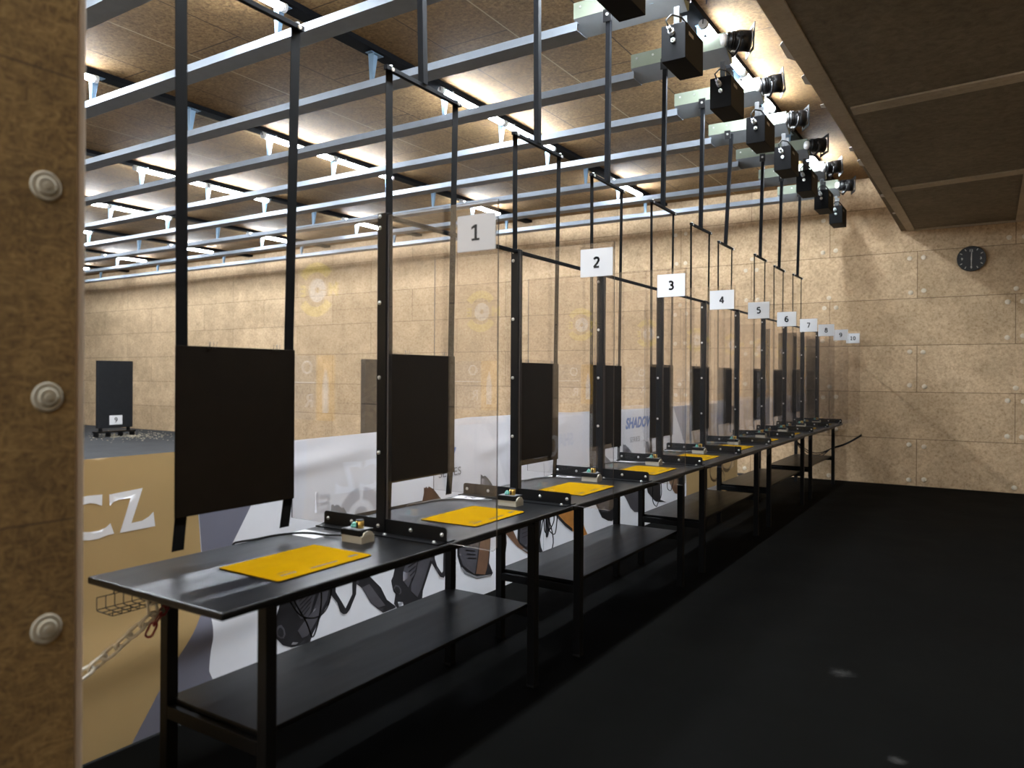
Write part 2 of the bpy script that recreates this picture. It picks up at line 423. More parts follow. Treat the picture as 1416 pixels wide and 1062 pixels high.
# pale slivers painted as light leaking through gaps at the ceiling edge
leak_parent = bpy.data.objects.get('trim_2')
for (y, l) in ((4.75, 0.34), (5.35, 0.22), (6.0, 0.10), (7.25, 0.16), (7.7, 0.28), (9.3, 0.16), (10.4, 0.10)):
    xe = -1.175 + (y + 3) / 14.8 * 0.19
    MB().prism([(0, 0), (-0.030, l * 0.15), (-0.034, l * 0.8), (0.004, l)], (xe, y, ZL + 0.004), (1, 0, 0), (0, 1, 0), (0, 0, 0.004)).build('light_leak_sliver', M['light_leak'], leak_parent)
# black strips sunk in the main ceiling
for i, x in enumerate(STRIPS):
    struct(MB().box((x - 0.072, YS, ZS), (x + 0.072, YW, ZC + 0.01)).build('trim_%d' % n, M['strip'])); n += 1

# washers that fix the boards
def washer_bm(r):
    m = MB(); m.cyl((0, 0, 0), (0, 0, 0.006), r, 24, r * 0.86); m.cyl((0, 0, 0.006), (0, 0, 0.010), r * 0.6, 20, r * 0.5)
    return m
w0 = None
cells = []
for row in range(6):
    xo = -1.99 if row % 2 else -1.99 + 1.135
    for col in range(-2, 3):
        xs = xo + 2.27 * col
        for dx in (-0.085, 0.085):
            for dz in (0.09, 0.56):
                cells.append((xs + dx, row * 0.652 + dz))
        if row % 2 == 0 or col < 0:
            cells.append((xs + 1.135, row * 0.652 + 0.07))
cells = [c for c in cells if -4.4 < c[0] < 1.2 and c[1] < 4.2][:98]
for (x, z) in cells:
    if x > -1.0 and z > ZL - 0.03: continue
    x += random.uniform(-0.012, 0.012); z += random.uniform(-0.012, 0.012)
    if w0 is None:
        w0 = washer_bm(0.032).build('washer', M['washer_pale'], wall_far); o = w0
    else:
        o = w0.copy(); C.objects.link(o)
    o.location = (x, YW, z); o.rotation_euler = (PI / 2, 0, 0)
for (y, z) in ((0.862, 1.923), (0.868, 1.446), (0.868, 0.921)):
    m = MB(); m.cyl((0, 0, 0), (0, 0, 0.003), 0.0345, 28, 0.031); m.cyl((0, 0, 0.003), (0, 0, 0.006), 0.022, 24, 0.018)
    m.cyl((0, 0, 0.006), (0, 0, 0.0075), 0.009, 6, 0.008)
    o = m.build('washer', M['washer'], wall_near, (-1.80, y, z)); o.rotation_euler = (0, PI / 2, 0)

# ---------------------------------------------------------------- tables
TY0, TL = 1.305, 2 * PITCH
def make_table(loc, label):
    t = thing('range_table', label, 'table', loc, 'black tables along the firing line')
    x0, x1 = -0.685, 0.0                       # local x: 0 is the shooter's edge
    MB().box((x0, 0.002, ZT - 0.024), (x1, TL - 0.002, ZT), 0.006).build('tabletop', M['top'], t)
    w = 0.021
    yl, yr = 0.23, TL - 0.245
    for y in (yl, yr):
        for x in (-0.09, -0.59):
            m = MB().box((x - w, y - w, 0.006), (x + w, y + w, ZT - 0.024), 0.003)
            leg = m.build('leg', M['steel_black'], t)
            MB().box((x - w - 0.002, y - w - 0.002, 0.0), (x + w + 0.002, y + w + 0.002, 0.012), 0.002).build('foot', M['rubber'], leg)
        MB().box((-0.59 + w, y - w, 0.335), (-0.09 - w, y + w * 0.6, 0.378), 0.002).build('crossbar', M['steel_black'], t)
        MB().box((-0.59 + w, y - w * 0.8, ZT - 0.066), (-0.09 - w, y + w * 0.8, ZT - 0.024), 0.002).build('crossbar', M['steel_black'], t)
    MB().box((-0.59 - 0.01, yl + 0.004, 0.378), (-0.09 - 0.025, yr + 0.004, 0.396), 0.003).build('shelf', M['top'], t)
    for x in (-0.09, -0.59):
        MB().box((x - w * 0.6, yl + w, ZT - 0.06), (x + w * 0.6, yr - w, ZT - 0.024), 0.002).build('apron_rail', M['steel_black'], t)
    return t
tab = make_table((-1.77, TY0, 0), 'black table nearest the chipboard post, carrying the mats of lanes 1 and 2')
tl = ['second black table along the row, between the dividers of lanes 2 and 4', 'third black table along the row, between the dividers of lanes 4 and 6',
      'fourth black table along the row, between the dividers of lanes 6 and 8', 'last black table, standing against the end wall by dividers 8 to 10']
for i in range(1, 5): dup(tab, (-1.77, TY0 + TL * i, 0), tl[i - 1])

# ---------------------------------------------------------------- lane dividers
def make_divider(loc, label):
    t = thing('lane_divider', label, 'divider', loc, 'clear dividers between the lanes')
    # local origin: foot of the upright on the table top
    m = MB()
    m.box((-0.335, 0.0, 0.0), (0.335, 0.005, 0.062))
    m.box((-0.335, -0.05, 0.0), (0.335, 0.0, 0.005))
    m.box((-0.335, 0.014, 0.0), (0.335, 0.055, 0.005))
    bmesh.ops.remove_doubles(m.bm, verts=m.bm.verts[:], dist=1e-5)
    vert = [e for e in m.bm.edges if abs(e.verts[0].co.x - e.verts[1].co.x) < 1e-6 and abs(e.verts[0].co.z - 0.062) < 1e-6 and abs(e.verts[1].co.z - 0.062) < 1e-6]
    bmesh.ops.bevel(m.bm, geom=vert, offset=0.014, segments=4, profile=0.5, affect='EDGES')
    m.build('base_bracket', M['post'], t)
    m = MB()
    m.box((-0.026, -0.006, 0.005), (0.020, 0.0, 1.325), 0.001)
    m.box((0.014, -0.001, 0.005), (0.020, 0.036, 1.325), 0.001)
    m.build('post', M['post'], t)
    for pts in ([(-0.552, 0.006), (0.0132, 0.006), (0.0132, 1.318), (-0.552, 1.318)],
                [(0.0208, 0.006), (0.335, 0.0), (0.55, -0.004), (0.566, 0.012), (0.566, 1.318), (0.0208, 1.318)]):
        pane = MB()
        pane.prism(pts, (0, 0.006, 0), (1, 0, 0), (0, 0, 1), (0, 0.007, 0))
        for f in pane.bm.faces:
            f.normal_update()
            if abs(f.normal.y) < 0.5: f.material_index = 1
        pane.build('pane', [M['glass'], M['glass_edge']], t)
    b0 = MB().cyl((0, 0, 0), (0, -0.002, 0), 0.0085, 12).dome((0, -0.002, 0), (0, -1, 0), 0.0068, 0.006).build('bolt', M['bolt'], t, (-0.31, 0, 0.032))
    def bolt(loc, up=False):
        o = b0.copy(); C.objects.link(o); o.parent = t; o.location = loc
        if up: o.rotation_euler = (-PI / 2, 0, 0)
    for x in (-0.17, -0.014, 0.156, 0.314): bolt((x, 0 if x != -0.014 else -0.006, 0.032))
    for z in (0.335, 0.645, 0.955, 1.265, 1.312): bolt((-0.012, -0.006, z))
    for x in (0.045, 0.300): bolt((x, -0.032, 0.005), True)
    bolt((0.300, 0.036, 0.005), True)
    return t
dv = make_divider((-2.12, pane_y(1), ZT), 'clear lane divider with black upright, under the sign reading 1')
for k in range(2, 11): dup(dv, (-2.12, pane_y(k), ZT), 'clear lane divider with black upright, under the sign reading %d' % k)

tag(MB().box((-2.130, pane_y(1) + 0.0, 2.150), (-2.104, pane_y(10), 2.166), 0.002).build('top_rail', M['rod']), 'thin grey bar joining the tops of the divider uprights', 'rail')

# number signs
def loop(cx, cz, rx, rz, n=18): return [(cx + rx * math.cos(2 * PI * i / n), cz + rz * math.sin(2 * PI * i / n)) for i in range(n + 2)]
SIX = [(.21, .43), (.05, .46), (-.12, .38), (-.23, .2), (-.26, -.02), (-.25, -.22), (-.17, -.38), (-.03, -.46), (.12, -.44), (.24, -.31), (.26, -.17), (.2, -.02), (.08, .06), (-.08, .05), (-.2, -.04), (-.26, -.14)]
STROKES = {'0': [loop(0, 0, .25, .45)], '1': [[(-.2, .3), (.03, .45), (.03, -.46)], [(-.2, -.45), (.25, -.45)]],
    '2': [[(-.25, .3), (-.16, .42), (0, .46), (.16, .42), (.24, .3), (.22, .14), (.08, -.08), (-.26, -.44)], [(-.27, -.44), (.28, -.44)]],
    '3': [[(-.24, .4), (-.08, .46), (.1, .44), (.22, .32), (.2, .15), (.08, .05), (-.08, .03)], [(-.02, .03), (.15, -.02), (.26, -.15), (.25, -.3), (.13, -.43), (-.05, -.46), (-.25, -.4)]],
    '4': [[(.12, -.5), (.12, .44)], [(.12, .44), (-.3, -.2)], [(-.32, -.2), (.32, -.2)]],
    '5': [[(.24, .44), (-.19, .44)], [(-.19, .46), (-.21, .06)], [(-.21, .06), (-.02, .1), (.15, .05), (.25, -.08), (.25, -.26), (.14, -.41), (-.03, -.46), (-.25, -.41)]],
    '6': [SIX], '7': [[(-.28, .44), (.28, .44)], [(.27, .44), (-.08, -.5)]], '8': [loop(0, .24, .19, .2), loop(0, -.22, .25, .24)], '9': [[(-x, -z) for x, z in SIX]]}
for k in range(1, 11):
    zc = 2.043 if k == 1 else 2.058 + (k % 3) * 0.003
    s_ = thing('number_sign', 'white sign reading %d at the top of its lane divider' % k, 'sign', (-1.645, pane_y(k) - 0.003, zc), 'white lane number signs')
    MB().prism(rounded(0.176, 0.138, 0.003), (0, 0, 0), (1, 0, 0), (0, 0, 1), (0, -0.003, 0)).build('card', M['paper'], s_)
    if k == 1:                                 # flagged figure one with a foot
        one = [(-0.017, -0.030), (0.019, -0.030), (0.019, -0.0215), (0.0075, -0.0215), (0.0075, 0.031), (-0.003, 0.031), (-0.018, 0.0225), (-0.018, 0.013), (-0.004, 0.0195), (-0.004, -0.0215), (-0.017, -0.0215)]
        MB().prism(one, (-0.004, -0.003, 0), (1, 0, 0), (0, 0, 1), (0, -0.0008, 0)).build('numeral', M['ink'], s_)
    else:
        m = MB(); H = 0.052; rr = 0.0055
        for q, ch in enumerate(str(k)):
            ox = 0.0 if k < 10 else (-0.020 + 0.040 * q)
            for stroke in STROKES[ch]:
                for (ax, az), (bx, bz) in zip(stroke, stroke[1:]):
                    A = Vector((ax * H + ox, az * H)); B = Vector((bx * H + ox, bz * H)); d = (B - A).normalized() * rr
                    m.prism([(A.x - d.y, A.y + d.x), (B.x - d.y, B.y + d.x), (B.x + d.y, B.y - d.x), (A.x + d.y, A.y - d.x)], (0, -0.003, 0), (1, 0, 0), (0, 0, 1), (0, -0.0008, 0))
                for (ax, az) in stroke[1:-1]:
                    m.cyl((ax * H + ox, -0.003, az * H), (ax * H + ox, -0.0038, az * H), rr, 12, smooth=False)
        m.build('numeral', M['ink'], s_)
    # clear pocket that holds the card
    MB().box((-0.094, 0.0002, -0.074), (0.092, 0.0012, 0.083)).build('pocket', M['glass'], s_)

# ---------------------------------------------------------------- mats, control boxes, cards, cables
def make_mat(loc, label):
    t = thing('bench_mat', label, 'mat', loc, 'yellow mats on the tables')
    W, D = 0.425, 0.305
    MB().prism(rounded(W, D, 0.012), (0, 0, 0), (0, 1, 0), (-1, 0, 0), (0, 0, 0.003)).build('rubber_backing', M['rubber'], t)
    MB().prism(rounded(W - 0.002, D - 0.002, 0.012), (0, 0, 0.003), (0, 1, 0), (-1, 0, 0), (0, 0, 0.0015)).build('surface', M['yellow'], t)
    zi = 0.0046
    m = MB()                                   # small printed marks along the shooter's edge
    def blk(y0, y1, x0, x1): m.box((x0, y0, zi), (x1, y1, zi + 0.0003))
    y = -0.165
    for wdt in (0.012, 0.010, 0.006, 0.011, 0.009, 0.012):       # scribbled mark at the left corner
        blk(y, y + wdt * 0.72, 0.098, 0.112); y += wdt + 0.001
    m.build('printed_mark', M['ink'], t)
    m = MB()
    for i in range(9):
        a0 = math.radians(35 + i * 12); a1 = a0 + 0.17
        m.prism([(math.cos(a0) * 0.034, math.sin(a0) * 0.020), (math.cos(a1) * 0.034, math.sin(a1) * 0.020), (math.cos(a1) * 0.034, math.sin(a1) * 0.020 + 0.003), (math.cos(a0) * 0.034, math.sin(a0) * 0.020 + 0.003)], (0.098, -0.135, zi), (0, 1, 0), (-1, 0, 0), (0, 0, 0.0003))
    m.build('printed_mark', M['ink'], t)
    m = MB()
    y = -0.045
    while y < 0.075:
        m.box((0.108, y, zi), (0.117, y + 0.0055, zi + 0.0003)); y += 0.0068
    m.build('printed_mark', M['ink'], t)
    m = MB()
    y = 0.142
    for wdt in (0.008, 0.011, 0.010, 0.012):
        m.box((0.094, y, zi), (0.111, y + wdt * 0.8, zi + 0.0003)); y += wdt + 0.0006
    m.build('printed_mark', M['ink'], t)
    return t
def mat_loc(k): return (-2.035 + (0.0 if k == 1 else 0.012), lane_y(k) - 0.005 + (0 if k % 2 else 0.015), ZT)
mt = make_mat(mat_loc(1), 'yellow mat on the nearest table, left of divider 1')
mwords = {2: 'yellow mat behind the pane of divider 1', 3: 'yellow mat between dividers 2 and 3'}
for k in range(2, 11):
    o = dup(mt, mat_loc(k), mwords.get(k, 'yellow mat lying on the table between dividers %d and %d' % (k - 1, k)))
    o.rotation_euler = (0, 0, random.uniform(-0.03, 0.03))

def make_control(loc, label):
    t = thing('control_box', label, 'control box', loc, 'control boxes on the tables')
    # local: +x towards the shooter, body 0.105 long in x, 0.07 deep in y
    prof = [(0, 0), (0.072, 0), (0.072, 0.026)]
    for i in range(7):
        a = PI / 2 * i / 6; prof.append((0.042 + 0.030 * math.cos(a), 0.026 + 0.014 * math.sin(a)))
    prof += [(0.0, 0.040)]
    MB().prism([(y - 0.036, z) for y, z in [(0, 0), (0.072, 0), (0.072, 0.028), (0, 0.028)]], (-0.053, 0, 0), (0, 1, 0), (0, 0, 1), (0.106, 0, 0)).build('base', M['beige'], t)
    arch = [(-0.028, 0.028)] + [(0.028 * math.cos(PI - PI * i / 10), 0.028 + 0.018 * math.sin(PI * i / 10)) for i in range(11)] + [(0.028, 0.028)]
    MB().prism(arch[1:-1], (0.049, 0, 0), (0, 1, 0), (0, 0, 1), (0.006, 0, 0)).build('end_cheek', M['beige'], t)
    MB().box((-0.056, -0.039, 0.0282), (0.048, 0.037, 0.052), 0.002).build('cover', M['rubber'], t)
    kn = MB().cyl((0.010, 0.0, 0.052), (0.010, 0.0, 0.082), 0.0155, 20).build('selector_knob', M['gold'], t)
    MB().cyl((0.010, 0.0, 0.082), (0.010, 0.0, 0.086), 0.0158, 20).box((0.006, -0.0165, 0.056), (0.014, -0.015, 0.078)).build('knob_cap', M['rubber'], kn)
    MB().cyl((-0.022, 0.0, 0.052), (-0.022, 0.0, 0.062), 0.013, 16).dome((-0.022, 0.0, 0.062), (0, 0, 1), 0.010, 0.012).build('push_button', M['green'], t)
    MB().box((-0.050, -0.030, 0.052), (0.042, 0.028, 0.0526)).build('label_plate', M['label_grey'], t)
    return t
cb = make_control((-2.100, pane_y(1) - 0.158, ZT), 'small control box with brass knob beside divider 1')
for k in range(2, 11): dup(cb, (-2.100 + 0.055 * (k == 2), pane_y(k) - 0.155 + 0.0 * k, ZT), 'small control box with brass knob beside divider %d' % k)

for k in range(1, 8):
    if k == 1: x, y = -2.355, pane_y(1) - 0.175
    else: x, y = -2.352, pane_y(k) - 0.085
    c_ = thing('paper_card', 'white paper card lying on the table by divider %d' % k, 'card', (x, y, ZT), 'paper cards on the tables')
    MB().prism(rounded(0.165, 0.100, 0.003), (0, 0, 0.0005), (1, 0, 0), (0, 1, 0), (0, 0, 0.0008)).build('sheet', M['paper'], c_)
    if k in (2, 3):
        lettering('numeral', str(k), 0.085, M['ink'], (0.0, 0.005, 0.0017), (0, 1, 0), (-1, 0, 0), c_, bold=0.002)
    pts = []
    cx, cy = (-2.14, pane_y(k) - 0.165)
    r = [(-2.154 if k == 1 else -2.157, pane_y(k) - 0.158, ZT + 0.016), (-2.20, pane_y(k) - 0.166, ZT + 0.013), (-2.27, pane_y(k) - 0.168, ZT + 0.0065), (-2.34, pane_y(k) - 0.175, ZT + 0.0065),
         (-2.40, pane_y(k) - 0.21, ZT + 0.0055), (-2.435, pane_y(k) - 0.29, ZT + 0.0055), (-2.44, pane_y(k) - 0.38, ZT + 0.0055), (-2.452, pane_y(k) - 0.44, ZT + 0.0055), (-2.468, pane_y(k) - 0.46, ZT - 0.005), (-2.47, pane_y(k) - 0.462, ZT - 0.06)]
    # smooth the run
    sm = []
    for i in range(len(r) - 1):
        for q in range(4):
            a = Vector(r[max(i - 1, 0)]); b = Vector(r[i]); c = Vector(r[i + 1]); d = Vector(r[min(i + 2, len(r) - 1)]); u = q / 4
            sm.append(0.5 * ((2 * b) + (c - a) * u + (2 * a - 5 * b + 4 * c - d) * u * u + (3 * b - a - 3 * c + d) * u ** 3))
    sm.append(Vector(r[-1]))
    tag(MB().tube(sm, 0.0045, 8).build('control_cable', M['rubber'] if k == 1 else M['label_grey']), 'cable from the control box by divider %d to the table back edge' % k, 'cable', 'control box cables')

# ---------------------------------------------------------------- wire tray and chains at the near end
m = MB()
def wire(a, b): m.tube([a, b], 0.0017, 5)
for (x, z) in ((-2.466, 0.765), (-2.466, 0.725), (-2.434, 0.722), (-2.403, 0.722), (-2.372, 0.722), (-2.372, 0.742)):
    wire((x, 1.345, z), (x, 2.25, z))
y = 1.345
while y < 2.25:
    m.tube([(-2.466, y, 0.765), (-2.466, y, 0.727), (-2.462, y, 0.722), (-2.376, y, 0.722), (-2.372, y, 0.726), (-2.372, y, 0.742)], 0.0017, 5); y += 0.030
tray = tag(m.build('wire_tray', M['wire']), 'black wire cable tray under the back edge of the nearest table', 'tray')
m2 = MB()
for y in (1.40, 2.15): m2.tube([(-2.466, y, 0.765), (-2.450, y, 0.80), (-2.440, y, ZT - 0.0235)], 0.002, 5)
m2.build('hanger', M['wire'], tray)

def chain_link(c, d, roll, L, W, r):
    d = Vector(d).normalized(); s = d.cross(Vector((0, 0, 1)))
    if s.length < 0.1: s = Vector((0, 1, 0))
    s.normalize(); s = Matrix.Rotation(roll, 3, d) @ s
    pts = []
    for i in range(7):
        a = -PI / 2 + PI * i / 6; pts.append(Vector(c) + d * (L / 2 - W / 2 + W / 2 * math.cos(a)) + s * (W / 2 * math.sin(a)))
    for i in range(7):
        a = PI / 2 + PI * i / 6; pts.append(Vector(c) + d * (-L / 2 + W / 2 + W / 2 * math.cos(a)) + s * (W / 2 * math.sin(a)))
    return MB().tube(pts, r, 6, True)
def chain(name, path, mat, label, L=0.060, W=0.029, r=0.0052):
    t = thing(name, label, 'chain', path[0])
    P = [Vector(p) for p in path]; seg = []; tot = 0
    for a, b in zip(P, P[1:]): seg.append((tot, a, b, (b - a).length)); tot += (b - a).length
    def at(s):
        for s0, a, b, l in seg:
            if s <= s0 + l + 1e-9: return a + (b - a) * ((s - s0) / l)
        return P[-1]
    step = L - 2.6 * r; k = 0; s = L / 2
    while s + L / 2 <= tot + 0.02:
        c = at(s); d = at(min(s + 0.02, tot)) - at(max(s - 0.02, 0))
        o = chain_link(c - P[0], d, 0.35 + (PI / 2 if k % 2 else 0), L, W, r).build('chain_link', mat, t); s += step; k += 1
    return t
pth = []
for i in range(13):
    u = i / 12; pth.append((-2.30 + 0.02 * (1 - u), 0.915 + u * 0.524, 0.515 + u * 0.199 - 0.03 * math.sin(PI * u)))
pth += [(-2.33, 1.452, 0.745), (-2.36, 1.458, 0.770)]
chain('chain', pth, M['chain'], 'white plastic chain from the nearest table to the side wall')
chain('chain', [(-2.275, 1.405, 0.655), (-2.285, 1.43, 0.685), (-2.30, 1.465, 0.708), (-2.325, 1.50, 0.722), (-2.34, 1.525, 0.738)], M['chain_red'], 'short red plastic chain tied to the nearest table leg', L=0.050, W=0.022, r=0.0036)

# ---------------------------------------------------------------- overhead rails, brackets
def make_rail(loc, label):
    t = thing('target_rail', label, 'rail', loc, 'overhead target rails')
    # local origin on the underside of the rail, x measured in the world
    m = MB()
    x1 = -2.53
    m.box((-23.5, -0.0875, 0.0), (x1, 0.0875, 0.004))
    m.box((-23.5, -0.0875, 0.004), (x1, -0.0835, 0.062)); m.box((-23.5, 0.0835, 0.004), (x1, 0.0875, 0.062))
    m.box((-23.5, -0.0835, 0.058), (x1, -0.050, 0.062)); m.box((-23.5, 0.050, 0.058), (x1, 0.0835, 0.062))
    m.build('channel', M['rail'], t)
    # deeper sleeve at the motor end with a sloping underside
    m = MB()
    m.prism([(-0.09, 0.200), (-0.09, 0.085), (0.06, 0.0), (0.09, 0.02), (0.09, 0.200)], (-2.555, 0, 0), (0, 1, 0), (0, 0, 1), (0.80, 0, 0))
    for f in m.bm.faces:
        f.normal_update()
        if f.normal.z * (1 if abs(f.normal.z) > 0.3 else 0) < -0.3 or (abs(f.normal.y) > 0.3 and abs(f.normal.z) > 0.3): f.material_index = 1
    sl = m.build('end_sleeve', [M['sleeve'], M['sleeve_grey']], t)
    m = MB()
    for x in (-2.50, -2.36, -2.22): m.cyl((x, -0.09, 0.160), (x, -0.094, 0.160), 0.009, 10)
    m.build('bolt', M['bolt'], sl)
    b0 = None
    for x in STRIPS:
        if b0 is None:
            H = ZS - loc[2]
            m = MB()
            m.box((-0.036, -0.085, H - 0.004), (0.036, 0.07, H))
            # gusset standing across the rail, widening towards the ceiling
            m.prism([(-0.014, 0.062), (0.014, 0.062), (0.034, H - 0.004), (-0.034, H - 0.004)], (0, -0.052, 0), (1, 0, 0), (0, 0, 1), (0, 0.003, 0))
            m.prism([(-0.052, 0.062), (-0.015, 0.062), (0.030, H - 0.004), (-0.052, H - 0.004)], (0.0, 0, 0), (0, 1, 0), (0, 0, 1), (0.003, 0, 0))
            b0 = m.build('hanger_bracket', M['bracket'], t, (x, 0, 0)); o = b0
        else:
            o = b0.copy(); C.objects.link(o); o.parent = t
        o.location = (x, 0, 0)
    return t
ZR = 4.0
def rail_label(k):
    if k == 1: return 'grey overhead target rail nearest the chipboard post'
    if k == 10: return 'grey overhead target rail closest to the end wall'
    return 'grey overhead target rail carrying the %s target board of the row' % WORDS[k - 1]
rl = make_rail((0, lane_y(1), ZR), rail_label(1))
for k in range(2, 11): dup(rl, (0, lane_y(k), ZR), rail_label(k))

# ---------------------------------------------------------------- target carriers
def strap_bm(y0, y1, ztop, zbot, flare):
    """flat hanging strip from the bar to below the board, curling a little at its loose end"""
    m = MB(); w = 0.046; prev = None; n = 18
    rows = []
    for i in range(n + 1):
        z = ztop + (zbot - ztop) * i / n
        y = y0 + (y1 - y0) * min(1.0, (ztop - z) / (ztop - 1.6))
        x = -0.010
        if z < 1.0:
            u = (1.0 - z) / 0.12; y += flare * u * u; x += 0.014 * u * u
        rows.append([m.bm.verts.new((x + dx, y + dy, z)) for dx, dy in ((0, -w / 2), (0, w / 2), (0.0025, w / 2), (0.0025, -w / 2))])
    for A, B in zip(rows, rows[1:]):
        for j in range(4): m.bm.faces.new((A[j], A[(j + 1) % 4], B[(j + 1) % 4], B[j]))
    m.bm.faces.new(rows[0]); m.bm.faces.new(list(reversed(rows[-1])))
    for v in m.bm.verts: v.co.z -= 1.0
    return m
def make_carrier(loc, label):
    t = thing('target_carrier', label, 'target', loc, 'black target boards hung on straps')
    # local z: 0 is world z = 1.0 (the lower edge of the board)
    MB().box((-0.006, -0.254, 0.0), (0.0, 0.273, 0.600), 0.002).build('target_board', M['board'], t)
    strap_bm(-0.236, -0.226, 2.905, 0.888, -0.022).build('strap', M['strap'], t)
    strap_bm(0.276, 0.248, 2.905, 0.892, -0.034).build('strap', M['strap'], t)
    m = MB().box((-0.011, -0.272, 1.898), (0.011, 0.305, 1.918), 0.001)
    cbar = m.build('crossbar', M['rod'], t)
    m = MB()
    for y in (-0.236, 0.276): m.cyl((0.011, y, 1.905), (0.017, y, 1.905), 0.009, 10)
    for y in (-0.236, 0.276): m.cyl((0.0, y, 1.918), (0.0, y, 1.926), 0.009, 10)
    m.build('bolt', M['bolt'], cbar)
    MB().prism([(-0.0165, -0.0165), (0.0165, -0.0165), (0.0165, 0.0165), (-0.0165, 0.0165)], (0, 0, 1.916), (1, 0, 0), (0, 1, 0), (0.050, -0.098, 1.144)).build('rod', M['rod'], t)
    tb_ = MB().box((0.018, -0.128, 3.005), (0.082, -0.120, 3.095), 0.002).build('rod_tab', M['post'], t)
    MB().cyl((0.050, -0.128, 3.055), (0.050, -0.134, 3.055), 0.011, 10).build('bolt', M['bolt'], tb_)
    m = MB()
    for y in (-0.13, 0.16):                     # twisted wire clips on the top edge
        for q in range(4):
            a = random.uniform(-0.8, 0.8)
            m.tube([(0.002, y + 0.01 * q, 0.592), (0.004, y + 0.01 * q + 0.012 * math.sin(a), 0.606), (0.001, y + 0.01 * q + 0.02 * math.sin(a), 0.618)], 0.0009, 4)
    m.build('wire_clip', M['wire'], t)
    return t
xs = {1: -2.372, 2: -2.335, 3: -2.295, 4: -2.322, 5: -2.30, 6: -2.322, 7: -2.392, 8: -2.29, 9: -2.31, 10: -2.295}
def carrier_label(k):
    return ['black target board on long straps, nearest and left of divider 1', 'black target board on straps seen through the pane of divider 1'][k - 1] if k < 3 else 'black target board on straps hanging between dividers %d and %d' % (k - 1, k)
cr = make_carrier((xs[1], lane_y(1), 1.0), carrier_label(1))
for k in range(2, 11):
    dz = {3: -0.022, 4: -0.02, 10: 0.015}.get(k, 0.0)
    o = dup(cr, (xs[k], lane_y(k), 1.0 + dz), carrier_label(k))
    o.rotation_euler = (0, 0, random.uniform(-0.015, 0.015))
    if k == 7:
        for ch in o.children:
            if ch.name.split('.')[0] == 'rod':
                a = 0.030; ch.rotation_euler = (0, a, 0); ch.location = (-math.sin(a) * 1.916 + 0.0, 0, 1.916 * (1 - math.cos(a)))

# ---------------------------------------------------------------- motor boxes and spotlights
def make_motor(loc, label):
    t = thing('motor_box', label, 'motor box', loc, 'black motor boxes under the rail ends')
    b = MB().box((-0.083, -0.165, 0.0), (0.083, 0.195, 0.238), 0.003).build('housing', M['box'], t)
    MB().box((0.0828, -0.10, 0.172), (0.0845, -0.01, 0.196)).build('label_plate', M['label_grey'], b)
    m = MB().cyl((-0.008, -0.165, 0.178), (-0.008, -0.195, 0.186), 0.020, 14).cyl((-0.008, -0.195, 0.186), (-0.012, -0.225, 0.20), 0.013, 12)
    m.build('cable_gland', M['galv'], t)
    MB().cyl((0.002, -0.165, 0.128), (0.002, -0.180, 0.128), 0.016, 6).dome((0.002, -0.180, 0.128), (0, -1, 0), 0.010, 0.012).build('bolt', M['bolt'], t)
    m = MB()
    for (y, z) in ((-0.14, 0.02), (-0.14, 0.22), (0.17, 0.02), (0.17, 0.22)): m.cyl((0.083, y, z), (0.0855, y, z), 0.006, 8)
    m.build('screw', M['rubber'], t)
    top = ZR - 0.018 - loc[2]
    for y in (-0.077, 0.077): MB().box((-0.03, y - 0.003, 0.238), (0.010, y + 0.003, top), 0.001).build('hanger', M['post'], t)
    m = MB().tube([(-0.012, -0.225, 0.20), (-0.02, -0.245, 0.235), (0.0, -0.20, 0.285), (0.03, -0.10, 0.30), (0.055, 0.0, 0.27), (0.05, 0.03, 0.238)], 0.006, 7)
    m.build('cable', M['rubber'], t)
    return t
def make_spot(loc, label):
    t = thing('spotlight', label, 'spotlight', loc, 'spotlights above the motor boxes')
    m = MB()
    prof = [(-0.085, 0.050), (-0.070, 0.062), (-0.02, 0.068), (0.01, 0.078), (0.10, 0.080)]
    for (x0, r0), (x1, r1) in zip(prof, prof[1:]): m.cyl((x0, 0, 0), (x1, 0, 0), r0, 20, r1)
    for i in range(4): m.cyl((-0.055 + i * 0.018, 0, 0), (-0.048 + i * 0.018, 0, 0), 0.072, 20)
    m.build('housing', M['post'], t)
    MB().cyl((-0.112, 0, 0), (-0.084, 0, 0), 0.043, 20, 0.047).dome((-0.112, 0, 0), (-1, 0, 0), 0.043, 0.014).build('rear_cap', M['lamp_cap'], t)
    fr = MB().box((0.100, -0.105, -0.105), (0.106, 0.105, -0.078)).box((0.100, -0.105, 0.078), (0.106, 0.105, 0.105)).box((0.100, -0.105, -0.078), (0.106, -0.078, 0.078)).box((0.100, 0.078, -0.078), (0.106, 0.105, 0.078))
    fr.build('filter_frame', M['rubber'], t)
    MB().cyl((0.093, 0, 0), (0.098, 0, 0), 0.080, 20).build('lens', M['label_grey'], t)
    yk = MB()
    yk.tube([(0.0, -0.098, 0.0), (0.0, -0.112, -0.02), (-0.005, -0.10, -0.085), (-0.01, -0.03, -0.105), (-0.01, 0.03, -0.105), (-0.005, 0.10, -0.085), (0.0, 0.112, -0.02), (0.0, 0.098, 0.0)], 0.010, 8)
    yk.build('yoke', M['post'], t)
    MB().cyl((0, -0.125, 0), (0, -0.095, 0), 0.018, 12).cyl((0, 0.095, 0), (0, 0.125, 0), 0.018, 12).build('tilt_knob', M['rubber'], t)
    MB().tube([(-0.075, -0.02, -0.05), (-0.085, -0.06, -0.10), (-0.05, -0.07, -0.14), (-0.02, 0.0, -0.13), (-0.02, 0.03, -0.10)], 0.005, 6).build('cable', M['rubber'], t)
    MB().box((-0.045, -0.03, -0.105), (0.0, 0.0, -0.088)).build('clamp_plate', M['galv'], t)
    return t
ends = {3: 'nearest to the camera', 10: 'last in the row, in front of the end wall'}
